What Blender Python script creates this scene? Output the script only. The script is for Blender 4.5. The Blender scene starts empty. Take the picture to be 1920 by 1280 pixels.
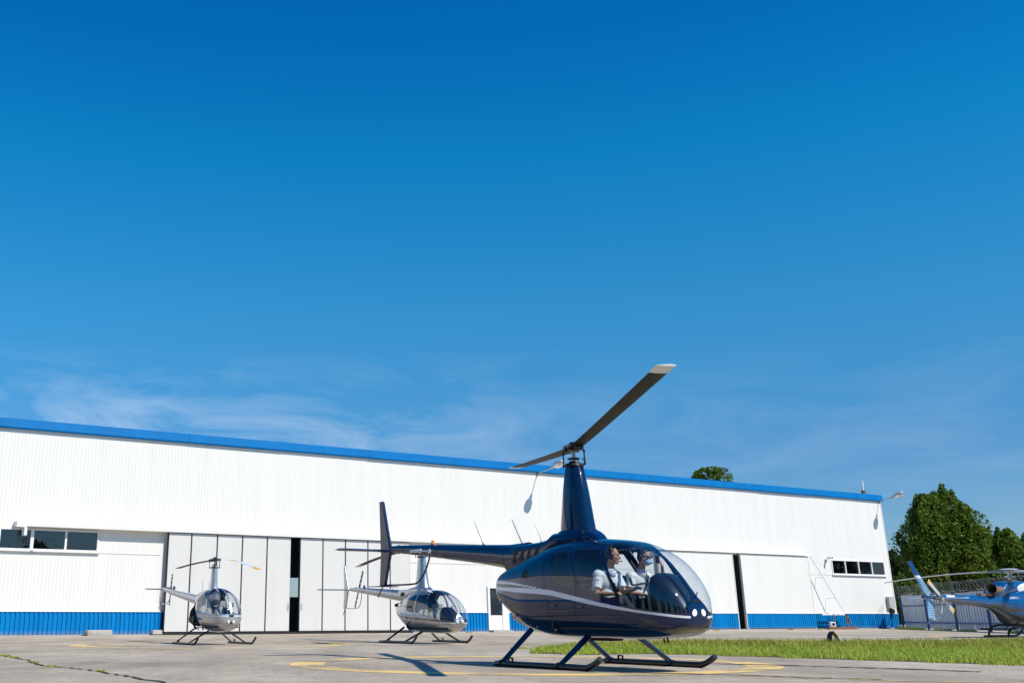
import bpy, bmesh, math, random
import numpy as np
from math import radians as R, sin, cos, pi, sqrt
from mathutils import Vector, Matrix, noise as mnoise

SC = bpy.context.scene
COL = SC.collection

# ------------------------------------------------------------------ camera
cam = bpy.data.cameras.new("camera")
camo = bpy.data.objects.new("camera", cam); COL.objects.link(camo)
camo.location = (0, 0, 0.75)
camo.rotation_euler = (R(90 + 19.6296), 0, 0)
cam.sensor_fit = 'HORIZONTAL'; cam.sensor_width = 36.0
cam.lens = 2100.0 / 1920.0 * 36.0
cam.shift_x = (960.0 - 690.0) / 1920.0
cam.shift_y = (407.0 - 640.0) / 1920.0
cam.clip_start = 0.1; cam.clip_end = 6000
SC.camera = camo
SC.render.resolution_x = 1024; SC.render.resolution_y = 682

# ------------------------------------------------------------------ sky + sun
SUN_EL, SUN_AZ = 47.0, -35.0            # azimuth of the sun measured from +X towards +Y
w = bpy.data.worlds.new("World"); SC.world = w; w.use_nodes = True
nt = w.node_tree; nt.nodes.clear()
def N(t, typ, **kw):
    n = t.nodes.new(typ)
    for k, v in kw.items(): setattr(n, k, v)
    return n
out = N(nt, 'ShaderNodeOutputWorld'); bg = N(nt, 'ShaderNodeBackground')
sky = N(nt, 'ShaderNodeTexSky'); sky.sky_type = 'NISHITA'; sky.sun_disc = False
sky.sun_elevation = R(SUN_EL); sky.sun_rotation = R(90 - SUN_AZ)
sky.altitude = 100; sky.air_density = 1.0; sky.dust_density = 0.25; sky.ozone_density = 1.6
hsv = N(nt, 'ShaderNodeHueSaturation'); hsv.inputs['Saturation'].default_value = 1.25
hsv.inputs['Hue'].default_value = 0.50; hsv.inputs['Value'].default_value = 1.0
nt.links.new(sky.outputs[0], hsv.inputs['Color'])
# deeper blue with height, as through a polarising filter
geo = N(nt, 'ShaderNodeTexCoord'); sepw = N(nt, 'ShaderNodeSeparateXYZ')
nt.links.new(geo.outputs['Generated'], sepw.inputs[0])
rampw = N(nt, 'ShaderNodeValToRGB')
e = rampw.color_ramp.elements
e[0].position = 0.0; e[0].color = (0.34, 0.44, 0.68, 1); e[1].position = 1.0; e[1].color = (0.04, 0.55, 0.95, 1)
for p, c in ((.134, (.287, .526, .74, 1)), (.248, (.215, .73, .872, 1)), (.383, (.045, .82, .995, 1)), (.483, (.015, .68, 1.0, 1))):
    x = e.new(p); x.color = c
nt.links.new(sepw.outputs['Z'], rampw.inputs['Fac'])
mulw = N(nt, 'ShaderNodeMixRGB', blend_type='MULTIPLY'); mulw.inputs['Fac'].default_value = 1.0
nt.links.new(hsv.outputs[0], mulw.inputs[1]); nt.links.new(rampw.outputs[0], mulw.inputs[2])
# thin cirrus low over the hangar: noise over the sky direction
mapc = N(nt, 'ShaderNodeMapping'); mapc.inputs['Scale'].default_value = (4.2, 2.0, 15.0)
mapc.inputs['Rotation'].default_value = (0, R(-7), 0)
nt.links.new(geo.outputs['Generated'], mapc.inputs['Vector'])
nz = N(nt, 'ShaderNodeTexNoise'); nz.inputs['Scale'].default_value = 1.6; nz.inputs['Detail'].default_value = 9
nz.inputs['Roughness'].default_value = 0.62; nz.inputs['Distortion'].default_value = 0.7
nt.links.new(mapc.outputs[0], nz.inputs['Vector'])
rc = N(nt, 'ShaderNodeValToRGB'); rc.color_ramp.elements[0].position = 0.42; rc.color_ramp.elements[1].position = 0.82
nt.links.new(nz.outputs['Fac'], rc.inputs['Fac'])
band = N(nt, 'ShaderNodeValToRGB')      # how high the cirrus reaches
e = band.color_ramp.elements
e[0].position = 0.02; e[0].color = (0.55, 0.55, 0.55, 1); e[1].position = 0.222; e[1].color = (0, 0, 0, 1)
x = band.color_ramp.elements.new(0.15); x.color = (0.75, 0.75, 0.75, 1)
nt.links.new(sepw.outputs['Z'], band.inputs['Fac'])
side = N(nt, 'ShaderNodeMapRange'); side.inputs['From Min'].default_value = 0.22; side.inputs['From Max'].default_value = -0.12
side.inputs['To Min'].default_value = 0.2; side.inputs['To Max'].default_value = 0.85
nt.links.new(sepw.outputs['X'], side.inputs['Value'])
m1 = N(nt, 'ShaderNodeMath', operation='MULTIPLY'); m2 = N(nt, 'ShaderNodeMath', operation='MULTIPLY')
nt.links.new(rc.outputs[0], m1.inputs[0]); nt.links.new(band.outputs[0], m1.inputs[1])
nt.links.new(m1.outputs[0], m2.inputs[0]); nt.links.new(side.outputs[0], m2.inputs[1])
mixc = N(nt, 'ShaderNodeMixRGB'); mixc.inputs[2].default_value = (5.4, 6.2, 7.0, 1)
nt.links.new(m2.outputs[0], mixc.inputs['Fac']); nt.links.new(mulw.outputs[0], mixc.inputs[1])
nt.links.new(mixc.outputs[0], bg.inputs['Color']); bg.inputs['Strength'].default_value = 0.135
nt.links.new(bg.outputs[0], out.inputs[0])

sl = bpy.data.lights.new("sun", 'SUN'); sl.energy = 4.6; sl.angle = R(0.53); sl.color = (1.0, 0.93, 0.82)
so = bpy.data.objects.new("sun", sl); COL.objects.link(so)
sd = Vector((cos(R(SUN_EL)) * cos(R(SUN_AZ)), cos(R(SUN_EL)) * sin(R(SUN_AZ)), sin(R(SUN_EL))))
so.rotation_euler = sd.to_track_quat('Z', 'Y').to_euler(); so.location = (30, -30, 40)

SC.view_settings.view_transform = 'Standard'; SC.view_settings.look = 'None'
SC.view_settings.gamma = 1; SC.view_settings.exposure = 0.10; SC.view_settings.use_curve_mapping = False
SC.render.engine = 'CYCLES'
SC.cycles.max_bounces = 10; SC.cycles.transparent_max_bounces = 16; SC.cycles.glossy_bounces = 5

# ------------------------------------------------------------------ tagging
def tag(o, label=None, cat=None, group=None, kind=None):
    if label: o['label'] = label
    if cat: o['category'] = cat
    if group: o['group'] = group
    if kind: o['kind'] = kind
    return o
def empty(name, loc=(0, 0, 0), rz=0.0, scale=1.0):
    o = bpy.data.objects.new(name, None); COL.objects.link(o)
    o.location = loc; o.rotation_euler = (0, 0, rz); o.scale = (scale,) * 3; o.empty_display_size = 0.2
    return o

# ------------------------------------------------------------------ mesh builder
class MB:
    def __init__(s): s.v = []; s.f = []
    def raw(s, v, f):
        o = len(s.v); s.v += [tuple(p) for p in v]; s.f += [tuple(i + o for i in q) for q in f]; return s
    def box(s, c, d, rot=None):
        x, y, z = d[0] / 2, d[1] / 2, d[2] / 2
        P = [Vector(p) for p in ((-x,-y,-z),(x,-y,-z),(x,y,-z),(-x,y,-z),(-x,-y,z),(x,-y,z),(x,y,z),(-x,y,z))]
        if rot is not None: P = [rot @ p for p in P]
        C = Vector(c)
        return s.raw([p + C for p in P], [(0,3,2,1),(4,5,6,7),(0,1,5,4),(1,2,6,5),(2,3,7,6),(3,0,4,7)])
    def bbox(s, c, d, b=0.01):                      # box with bevelled vertical + top edges
        x, y, z = d[0] / 2, d[1] / 2, d[2] / 2; C = Vector(c)
        def ring(zz, k):
            X, Y = x - k, y - k
            q = min(b, X * .5, Y * .5)
            return [(-X+q,-Y,zz),(X-q,-Y,zz),(X,-Y+q,zz),(X,Y-q,zz),(X-q,Y,zz),(-X+q,Y,zz),(-X,Y-q,zz),(-X,-Y+q,zz)]
        rs = [ring(-z, b), ring(-z + b, 0), ring(z - b, 0), ring(z, b)]
        return s.loft([[Vector(p) + C for p in r] for r in rs], True)
    def loft(s, rings, cap=True, closed=True):
        n = len(rings[0]); v = [p for r in rings for p in r]; f = []
        for i in range(len(rings) - 1):
            for j in range(n if closed else n - 1):
                k = (j + 1) % n
                f.append((i*n+j, i*n+k, (i+1)*n+k, (i+1)*n+j))
        if cap and closed:
            f.append(tuple(range(n - 1, -1, -1))); f.append(tuple((len(rings)-1)*n + j for j in range(n)))
        return s.raw(v, f)
    def tube(s, pts, r, n=10, cap=True, flat=None):
        pts = [Vector(p) for p in pts]
        rs = r if isinstance(r, (list, tuple)) else [r] * len(pts)
        rings = []; prev = None
        for i, p in enumerate(pts):
            t = (pts[min(i+1, len(pts)-1)] - pts[max(i-1, 0)])
            if t.length < 1e-9: t = Vector((0, 0, 1))
            t.normalize()
            if prev is None:
                a = Vector((0, 0, 1)) if abs(t.z) < .9 else Vector((1, 0, 0))
                u = t.cross(a).normalized()
            else:
                u = (prev - t * prev.dot(t)).normalized()
            prev = u; vv = t.cross(u)
            rings.append([p + u * (rs[i] * cos(2*pi*j/n)) + vv * (rs[i] * sin(2*pi*j/n)) for j in range(n)])
        return s.loft(rings, cap)
    def capsule(s, a, b, ra, rb, n=12, m=4):
        a, b = Vector(a), Vector(b); d = b - a; L = d.length; t = d / L if L > 1e-6 else Vector((0, 0, 1))
        pts, rs = [], []
        for i in range(m + 1):
            q = pi/2 * i / m; pts.append(a - t * ra * cos(q)); rs.append(max(ra * sin(q), 1e-4))
        for i in range(m + 1):
            q = pi/2 * i / m; pts.append(b + t * rb * sin(q)); rs.append(max(rb * cos(q), 1e-4))
        up = Vector((0, 0, 1)) if abs(t.z) < .9 else Vector((1, 0, 0))
        u = t.cross(up).normalized(); vv = t.cross(u)
        return s.loft([[p + u * r * cos(2*pi*j/n) + vv * r * sin(2*pi*j/n) for j in range(n)] for p, r in zip(pts, rs)], True)
    def ellipsoid(s, c, r, rot=None, nu=20, nv=12):
        C = Vector(c); rings = []
        for i in range(nv + 1):
            q = -pi/2 + pi * i / nv; k = max(cos(q), 1e-3)
            ring = [Vector((r[0]*k*cos(2*pi*j/nu), r[1]*k*sin(2*pi*j/nu), r[2]*sin(q))) for j in range(nu)]
            if rot is not None: ring = [rot @ p for p in ring]
            rings.append([p + C for p in ring])
        return s.loft(rings, True)
    def cyl(s, a, b, r, n=16, r2=None): return s.tube([a, b], [r, r if r2 is None else r2], n)
    def prism(s, poly, thick, M=Matrix.Identity(4)):   # polygon in xy, extruded along z (centred)
        n = len(poly); t = thick / 2
        v = [M @ Vector((p[0], p[1], -t)) for p in poly] + [M @ Vector((p[0], p[1], t)) for p in poly]
        f = [tuple(range(n-1, -1, -1)), tuple(range(n, 2*n))] + [(i, (i+1) % n, n+(i+1) % n, n+i) for i in range(n)]
        return s.raw(v, f)
    def build(s, name, mat, parent=None, ang=35, smooth=True):
        me = bpy.data.meshes.new(name); me.from_pydata(s.v, [], s.f); me.update()
        bm = bmesh.new(); bm.from_mesh(me); bmesh.ops.recalc_face_normals(bm, faces=bm.faces); bm.to_mesh(me); bm.free()
        return link(name, me, mat, parent, ang, smooth)
def link(name, me, mat, parent=None, ang=35, smooth=True):
    if smooth:
        me.shade_smooth()
        if ang: me.set_sharp_from_angle(angle=R(ang))
    if mat: me.materials.append(mat)
    o = bpy.data.objects.new(name, me); COL.objects.link(o)
    if parent: o.parent = parent
    return o
def np_mesh(name, V, F, mat, parent=None, smooth=False, ang=0):     # V (n,3), F (m,k)
    me = bpy.data.meshes.new(name); V = np.asarray(V, np.float32); F = np.asarray(F, np.int32)
    k = F.shape[1]
    me.vertices.add(len(V)); me.vertices.foreach_set('co', V.ravel())
    me.loops.add(F.size); me.loops.foreach_set('vertex_index', F.ravel())
    me.polygons.add(len(F)); me.polygons.foreach_set('loop_start', np.arange(0, F.size, k, dtype=np.int32))
    me.update(calc_edges=True); me.validate()
    return link(name, me, mat, parent, ang, smooth)

# ------------------------------------------------------------------ materials
MATS = {}
def mat(name, base, rough=0.5, metal=0.0, coat=0.0, var=0.0, vscale=3.0, bump=0.0, bscale=40.0, spec=0.5, emit=0.0, base2=None, island=0.0, coatr=0.03, stretch=(1,1,1), trans=0.0):
    m = bpy.data.materials.new(name); m.use_nodes = True; t = m.node_tree
    b = t.nodes['Principled BSDF']
    b.inputs['Base Color'].default_value = (*base, 1); b.inputs['Roughness'].default_value = rough
    b.inputs['Metallic'].default_value = metal; b.inputs['Coat Weight'].default_value = coat
    b.inputs['Coat Roughness'].default_value = coatr; b.inputs['Specular IOR Level'].default_value = spec
    if emit: b.inputs['Emission Color'].default_value = (*base, 1); b.inputs['Emission Strength'].default_value = emit
    tc = N(t, 'ShaderNodeTexCoord'); mp = N(t, 'ShaderNodeMapping'); mp.inputs['Scale'].default_value = stretch
    t.links.new(tc.outputs['Object'], mp.inputs[0])
    last = None
    if var or base2:
        n = N(t, 'ShaderNodeTexNoise'); n.inputs['Scale'].default_value = vscale; n.inputs['Detail'].default_value = 6; n.inputs['Roughness'].default_value = .62
        t.links.new(mp.outputs[0], n.inputs['Vector'])
        r = N(t, 'ShaderNodeValToRGB'); r.color_ramp.elements[0].position = .3; r.color_ramp.elements[1].position = .7
        b2 = base2 or tuple(min(1, c * (1 + var)) for c in base)
        b1 = base if base2 else tuple(c * (1 - var) for c in base)
        r.color_ramp.elements[0].color = (*b1, 1); r.color_ramp.elements[1].color = (*b2, 1)
        t.links.new(n.outputs['Fac'], r.inputs[0]); last = r.outputs[0]
        rr = N(t, 'ShaderNodeMapRange'); rr.inputs['To Min'].default_value = max(0, rough * .8); rr.inputs['To Max'].default_value = min(1, rough * 1.25)
        t.links.new(n.outputs['Fac'], rr.inputs[0]); t.links.new(rr.outputs[0], b.inputs['Roughness'])
    if island:
        g = N(t, 'ShaderNodeNewGeometry'); h = N(t, 'ShaderNodeHueSaturation')
        mr = N(t, 'ShaderNodeMapRange'); mr.inputs['To Min'].default_value = 1 - island; mr.inputs['To Max'].default_value = 1 + island
        t.links.new(g.outputs['Random Per Island'], mr.inputs[0]); t.links.new(mr.outputs[0], h.inputs['Value'])
        if last: t.links.new(last, h.inputs['Color'])
        else: h.inputs['Color'].default_value = (*base, 1)
        mh = N(t, 'ShaderNodeMapRange'); mh.inputs['To Min'].default_value = .475; mh.inputs['To Max'].default_value = .515
        t.links.new(g.outputs['Random Per Island'], mh.inputs[0]); t.links.new(mh.outputs[0], h.inputs['Hue'])
        last = h.outputs[0]
    if last: t.links.new(last, b.inputs['Base Color'])
    if bump:
        n = N(t, 'ShaderNodeTexNoise'); n.inputs['Scale'].default_value = bscale; n.inputs['Detail'].default_value = 4
        t.links.new(mp.outputs[0], n.inputs['Vector'])
        bp = N(t, 'ShaderNodeBump'); bp.inputs['Strength'].default_value = bump; bp.inputs['Distance'].default_value = .02
        t.links.new(n.outputs['Fac'], bp.inputs['Height']); t.links.new(bp.outputs[0], b.inputs['Normal'])
        if coat: t.links.new(bp.outputs[0], b.inputs['Coat Normal'])
    if trans:
        o_ = t.nodes['Material Output']; tl = N(t, 'ShaderNodeBsdfTranslucent'); mx = N(t, 'ShaderNodeMixShader'); mx.inputs[0].default_value = trans
        if last: t.links.new(last, tl.inputs[0])
        else: tl.inputs[0].default_value = (*base, 1)
        t.links.new(b.outputs[0], mx.inputs[1]); t.links.new(tl.outputs[0], mx.inputs[2]); t.links.new(mx.outputs[0], o_.inputs[0])
    MATS[name] = m; return m
def glass(name, tint=(.86, .9, .92), ior=1.45, boost=0.0):
    m = bpy.data.materials.new(name); m.use_nodes = True; t = m.node_tree; t.nodes.clear()
    o = N(t, 'ShaderNodeOutputMaterial'); mx = N(t, 'ShaderNodeMixShader'); tr = N(t, 'ShaderNodeBsdfTransparent'); gl = N(t, 'ShaderNodeBsdfGlossy')
    tr.inputs[0].default_value = (*tint, 1); gl.inputs['Roughness'].default_value = 0.01; gl.inputs[0].default_value = (.95, .97, 1, 1)
    ge = N(t, 'ShaderNodeNewGeometry'); dt = N(t, 'ShaderNodeVectorMath', operation='DOT_PRODUCT'); t.links.new(ge.outputs['Normal'], dt.inputs[0]); t.links.new(ge.outputs['Incoming'], dt.inputs[1])
    ab = N(t, 'ShaderNodeMath', operation='ABSOLUTE'); t.links.new(dt.outputs['Value'], ab.inputs[0])
    om = N(t, 'ShaderNodeMath', operation='SUBTRACT'); om.inputs[0].default_value = 1; t.links.new(ab.outputs[0], om.inputs[1])
    pw = N(t, 'ShaderNodeMath', operation='POWER'); pw.inputs[1].default_value = 5; t.links.new(om.outputs[0], pw.inputs[0])
    f0 = ((ior - 1) / (ior + 1)) ** 2
    fr = N(t, 'ShaderNodeMath', operation='MULTIPLY_ADD'); fr.inputs[1].default_value = 1 - f0; fr.inputs[2].default_value = f0; t.links.new(pw.outputs[0], fr.inputs[0])
    ad = N(t, 'ShaderNodeMath', operation='ADD'); ad.inputs[1].default_value = boost; ad.use_clamp = True
    n = N(t, 'ShaderNodeTexNoise'); n.inputs['Scale'].default_value = 2.2; n.inputs['Detail'].default_value = 2
    tc = N(t, 'ShaderNodeTexCoord'); t.links.new(tc.outputs['Object'], n.inputs['Vector'])
    bp = N(t, 'ShaderNodeBump'); bp.inputs['Strength'].default_value = .05; bp.inputs['Distance'].default_value = .05
    t.links.new(n.outputs['Fac'], bp.inputs['Height']); t.links.new(bp.outputs[0], gl.inputs['Normal'])
    t.links.new(fr.outputs[0], ad.inputs[0]); t.links.new(ad.outputs[0], mx.inputs[0])
    t.links.new(tr.outputs[0], mx.inputs[1]); t.links.new(gl.outputs[0], mx.inputs[2]); t.links.new(mx.outputs[0], o.inputs[0])
    MATS[name] = m; return m

M_blue = mat('navy aircraft paint', (.0020, .017, .066), .30, 0.0, 1.0, spec=.05, var=.08, vscale=1.2, bump=.035, bscale=1.6)
M_stripe = mat('white paint stripe', (.72, .75, .8), .25, 0, .8, var=.03)
M_silver = mat('silver aircraft paint', (.40, .41, .43), .28, .75, 1.0, var=.05, bump=.02, bscale=2)
M_silver2 = mat('pale silver paint', (.48, .49, .51), .3, .6, 1.0, var=.05, bump=.02, bscale=2)
M_darkline = mat('dark trim paint', (.015, .017, .022), .25, 0, .8, var=.1)
M_skid = mat('black skid paint', (.010, .012, .014), .35, .2, .3, var=.25, vscale=8)
M_black = mat('matte black metal', (.012, .012, .013), .5, .3, 0, var=.3, vscale=9)
M_steel = mat('bare steel', (.42, .42, .42), .3, 1.0, 0, var=.15, vscale=12)
M_rotor = mat('grey rotor blade paint', (.020, .020, .020), .5, 0, 0, spec=.2, var=.15, vscale=2)
M_rotorw = mat('white rotor paint', (.70, .71, .72), .4, 0, .2, var=.06)
M_rotory = mat('yellow rotor paint', (.75, .38, .05), .45, 0, .1, var=.1)
M_seat = mat('grey leather', (.055, .055, .06), .5, 0, 0, var=.2, bump=.15, bscale=30)
M_seatl = mat('pale seat fabric', (.32, .32, .31), .8, 0, 0, var=.12, bump=.1, bscale=50)
M_panel = mat('dark instrument plastic', (.012, .013, .015), .3, 0, .25, var=.2)
M_liner = mat('dark cabin lining', (.03, .032, .036), .8, 0, 0, var=.15)
M_dial = mat('instrument glass', (.03, .04, .06), .12, 0, .8)
M_glass = glass('clear canopy glass', (.88, .92, .94), 1.46, .03)
M_glasst = glass('tinted door glass', (.80, .84, .87), 1.5, .03)
M_glassw = glass('building window glass', (.55, .6, .65), 1.5, .06)
M_lamp = mat('lit landing light', (.95, .95, .93), .1, 0, .5, emit=0.35)
M_lens = mat('lamp glass lens', (.75, .76, .76), .12, .2, .8, var=.05)
M_amber = mat('amber lens', (.85, .30, .03), .2, 0, .6)
M_skin = mat('skin', (.50, .27, .17), .5, 0, 0, var=.10, vscale=12, bump=.08, bscale=90)
M_skin2 = mat('tanned skin', (.46, .25, .15), .5, 0, 0, var=.10, vscale=12, bump=.08, bscale=90)
M_shirt = mat('white cotton', (.78, .79, .80), .85, 0, 0, var=.04, vscale=20, bump=.25, bscale=14)
M_navyc = mat('navy cloth', (.012, .018, .04), .85, 0, 0, var=.2, bump=.2, bscale=20)
M_mask = mat('pale blue mask', (.32, .56, .75), .85, 0, 0, var=.06, bump=.2, bscale=60, stretch=(1, 1, 4))
M_hair = mat('short grey hair', (.10, .085, .075), .7, 0, 0, var=.35, vscale=60, bump=.3, bscale=140)
M_hair2 = mat('dark hair', (.018, .014, .012), .6, 0, 0, var=.3, vscale=60, bump=.3, bscale=140)
M_eye = mat('eye', (.02, .015, .012), .2, 0, .3)
M_belt = mat('seat belt webbing', (.015, .018, .025), .7, 0, 0, var=.2)

# ------------------------------------------------------------------ hangar frame (u along wall, n outwards)
AW = R(32.2)
U3 = Vector((cos(AW), sin(AW), 0)); N3 = Vector((sin(AW), -cos(AW), 0)); B0 = Vector((-9.27, 53.263, 0))
def HW(s, off, z): return B0 + U3 * s + N3 * off + Vector((0, 0, z))
HM = Matrix(((U3.x, N3.x, 0, B0.x), (U3.y, N3.y, 0, B0.y), (0, 0, 1, 0), (0, 0, 0, 1)))   # (s, off, z) -> world (left-handed in xy; normals are recalculated)

def wallmat(name, base, rough, streak, dark, spec=.5):
    m = bpy.data.materials.new(name); m.use_nodes = True; t = m.node_tree; b = t.nodes['Principled BSDF']
    tc = N(t, 'ShaderNodeTexCoord'); mp = N(t, 'ShaderNodeMapping'); mp.inputs['Scale'].default_value = (1.4, 1.4, .12)
    t.links.new(tc.outputs['Object'], mp.inputs[0])
    n = N(t, 'ShaderNodeTexNoise'); n.inputs['Scale'].default_value = 1.5; n.inputs['Detail'].default_value = 7; t.links.new(mp.outputs[0], n.inputs[0])
    r = N(t, 'ShaderNodeValToRGB'); r.color_ramp.elements[0].position = .30; r.color_ramp.elements[1].position = .62
    r.color_ramp.elements[0].color = (*[c * (1 - streak) for c in base], 1); r.color_ramp.elements[1].color = (*base, 1)
    t.links.new(n.outputs['Fac'], r.inputs[0])
    sp = N(t, 'ShaderNodeSeparateXYZ'); t.links.new(tc.outputs['Object'], sp.inputs[0])     # splash dirt along the foot
    mr = N(t, 'ShaderNodeMapRange'); mr.inputs['From Min'].default_value = .0; mr.inputs['From Max'].default_value = .22; mr.inputs['To Min'].default_value = dark; mr.inputs['To Max'].default_value = 0
    t.links.new(sp.outputs['Z'], mr.inputs[0])
    n2 = N(t, 'ShaderNodeTexNoise'); n2.inputs['Scale'].default_value = 3; n2.inputs['Detail'].default_value = 5; t.links.new(tc.outputs['Object'], n2.inputs[0])
    mu = N(t, 'ShaderNodeMath', operation='MULTIPLY'); t.links.new(mr.outputs[0], mu.inputs[0]); t.links.new(n2.outputs['Fac'], mu.inputs[1])
    mx = N(t, 'ShaderNodeMixRGB'); mx.inputs[2].default_value = (.32, .28, .22, 1)
    t.links.new(mu.outputs[0], mx.inputs[0]); t.links.new(r.outputs[0], mx.inputs[1]); t.links.new(mx.outputs[0], b.inputs['Base Color'])
    b.inputs['Roughness'].default_value = rough; b.inputs['Specular IOR Level'].default_value = spec
    # sheets are never dead flat
    n3 = N(t, 'ShaderNodeTexNoise'); n3.inputs['Scale'].default_value = .9; n3.inputs['Detail'].default_value = 2; t.links.new(tc.outputs['Object'], n3.inputs[0])
    bp = N(t, 'ShaderNodeBump'); bp.inputs['Strength'].default_value = .05; bp.inputs['Distance'].default_value = .06
    t.links.new(n3.outputs['Fac'], bp.inputs['Height']); t.links.new(bp.outputs[0], b.inputs['Normal'])
    MATS[name] = m; return m
M_wall = wallmat('white sheet metal', (.785, .77, .725), .45, .045, .0)
M_plinth = wallmat('blue sheet metal', (.0005, .215, .55), .5, .26, .8, .12)
M_fascia = wallmat('blue fascia metal', (.0005, .165, .46), .5, .14, 0, .12)
M_doorp = wallmat('pale grey door skin', (.67, .66, .63), .5, .04, .6)
M_frame = mat('white window frame', (.78, .78, .78), .4, 0, 0, var=.04)
M_dark = mat('dark joint', (.012, .012, .013), .7)
M_inside = mat('unlit interior lining', (.06, .06, .06), .9, var=.2)
M_roof = mat('grey roof sheet', (.3, .3, .31), .5, var=.1)
M_conc = mat('concrete', (.42, .40, .37), .9, var=.2, vscale=6, bump=.4, bscale=25)
M_rust = mat('rusty steel', (.22, .11, .05), .85, var=.45, vscale=6, bump=.4, bscale=30)

def build_hangar():
    root = empty('hangar', HW(20, 0, 0))
    tag(root, 'long white corrugated metal hangar with blue roof fascia and blue plinth', 'hangar')
    inv = Matrix.Translation(-root.location)
    def corr(mb, s0, s1, z0, z1, off, pitch, dep):
        prof = []; s = s0; k = 0
        seq = ((0, 0), (.42, 0), (.5, 1), (.92, 1))
        i0 = math.floor(s0 / pitch)
        prof.append((s0, 0))
        for i in range(i0, int(s1 / pitch) + 2):
            for a, d in seq:
                ss = (i + a) * pitch
                if s0 < ss < s1: prof.append((ss, d * dep))
        prof.append((s1, prof[-1][1]))
        v = []
        for ss, d in prof: v += [HW(ss, off + d, z0) - root.location, HW(ss, off + d, z1) - root.location]
        mb.raw(v, [(2*i, 2*i+2, 2*i+3, 2*i+1) for i in range(len(prof) - 1)])
    def hb(mb, s0, s1, o0, o1, z0, z1):
        P = [HW(s, o, z) - root.location for z in (z0, z1) for (s, o) in ((s0, o0), (s1, o0), (s1, o1), (s0, o1))]
        mb.raw(P, [(0,3,2,1),(4,5,6,7),(0,1,5,4),(1,2,6,5),(2,3,7,6),(3,0,4,7)])
    S0, S1 = -85.0, 54.17
    wall = MB(); P1, D1 = .16, .0045
    corr(wall, S0, S1, 4.44, 8.55, 0, P1, D1)
    for a, b, z0, z1 in ((S0, -7.55, 3.44, 4.44), (-7.55, -3.16, 4.34, 4.44), (-3.16, .2, 3.44, 4.44), (S0, .2, .96, 3.44),
                         (13.1, 18.5, .96, 4.44), (18.5, 19.83, 2.26, 4.44), (19.83, 31.6, .96, 4.44), (44.7, 47.75, .96, 4.44),
                         (47.75, 53.5, .96, 3.44), (47.75, 53.5, 4.40, 4.44), (53.5, S1, .96, 4.44)):
        corr(wall, a, b, z0, z1, 0, P1, D1)
    hb(wall, S1 - .06, S1, -30, .024, 0, 8.55)          # end wall
    hb(wall, S0, S0 + .06, -30, .0, 0, 8.55)
    for a, b, z0, z1 in ((S0, 18.0, 0, 8.5), (18.0, 26, 0, 2.2), (18, 26, 3.6, 8.5), (26, S1, 0, 8.5)): hb(wall, a, b, -30.06, -30, z0, z1)
    wall.build('wall', M_wall, root, ang=20)
    for a, b in ((S0, -.0), (13.32, 18.46), (19.86, 31.5), (44.9, S1 + .02)):
        pl = MB(); corr(pl, a, b, 0.0, .965, .012, .20, .042); p_ = pl.build('plinth', M_plinth, root, ang=20)
        fl = MB(); hb(fl, a, b, .0, .07, .962, .985); fl.build('flashing', M_frame, p_)
    # fascia in lengths of sheet with lapped seams
    fa = MB(); s = S0; k = 0; rnd = random.Random(4)
    while s < S1 + .1:
        e2 = min(s + 5.05, S1 + .12); o = .13 + .012 * (k % 2); dz = rnd.uniform(-.012, .012)
        ring = [(-.1, 8.50), (o, 8.50 + dz), (o + .03, 8.56 + dz), (o - .02, 8.92 + dz), (o - .07, 8.95), (-.6, 8.97)]
        fa.loft([[HW(ss, a, b) - root.location for a, b in ring] for ss in (s, e2 - .006)], True)
        s = e2; k += 1
    fa.build('fascia', M_fascia, root, ang=20)
    rf = MB()
    v = [HW(S0, -.2, 8.9), HW(S1, -.2, 8.9), HW(S1, -15, 9.3), HW(S0, -15, 9.3), HW(S0, -30.1, 8.9), HW(S1, -30.1, 8.9)]
    rf.raw([p - root.location for p in v], [(0,1,2,3), (3,2,5,4)]); rf.build('roof', M_roof, root, smooth=False)
    # dark rooms right behind the windows
    lin = MB()
    for a, b in ((-7.6, -3.0), (47.6, 53.6)):
        hb(lin, a, b, -2.5, -2.4, 2.6, 4.8); hb(lin, a, b, -2.5, -.05, 2.5, 2.6); hb(lin, a, b, -2.5, -.05, 4.8, 4.9)
    lin.build('room_lining', M_inside, root, smooth=False)
    # windows
    def window(s0, s1, z0, z1, n, jamb=.07):
        fr = MB(); o0, o1 = -.06, .05
        hb(fr, s0, s1, o0, o1, z0, z0 + jamb); hb(fr, s0, s1, o0, o1, z1 - jamb, z1)
        step = (s1 - s0) / n
        for i in range(n + 1):
            c = s0 + i * step; h2 = .045
            a, b = (c, c + jamb) if i == 0 else ((c - jamb, c) if i == n else (c - h2, c + h2))
            hb(fr, a, b, o0, o1 - .002, z0 + jamb, z1 - jamb)
        w = fr.build('window', M_frame, root, smooth=False)
        si = MB(); hb(si, s0 - .06, s1 + .06, .0, .12, z0 - .05, z0); si.build('window_sill', M_frame, w, smooth=False)
        for i in range(n):
            g = MB(); rr = random.Random(i * 7 + int(s0 * 3)); d = rr.uniform(-.012, .012)
            a, b = s0 + i * step + .03, s0 + (i + 1) * step - .03
            P = [HW(a, -.02, z0 + .03), HW(b, -.02 + d, z0 + .03), HW(b, -.02 + d, z1 - .03), HW(a, -.02, z1 - .03)]
            g.raw([p - root.location for p in P], [(0, 1, 2, 3)]); g.build('window_pane', M_glassw, w, smooth=False)
    window(-7.55, -6.12, 3.44, 4.34, 1); window(-6.12, -3.16, 3.44, 4.34, 2); window(47.75, 53.5, 3.44, 4.40, 4)
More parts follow.
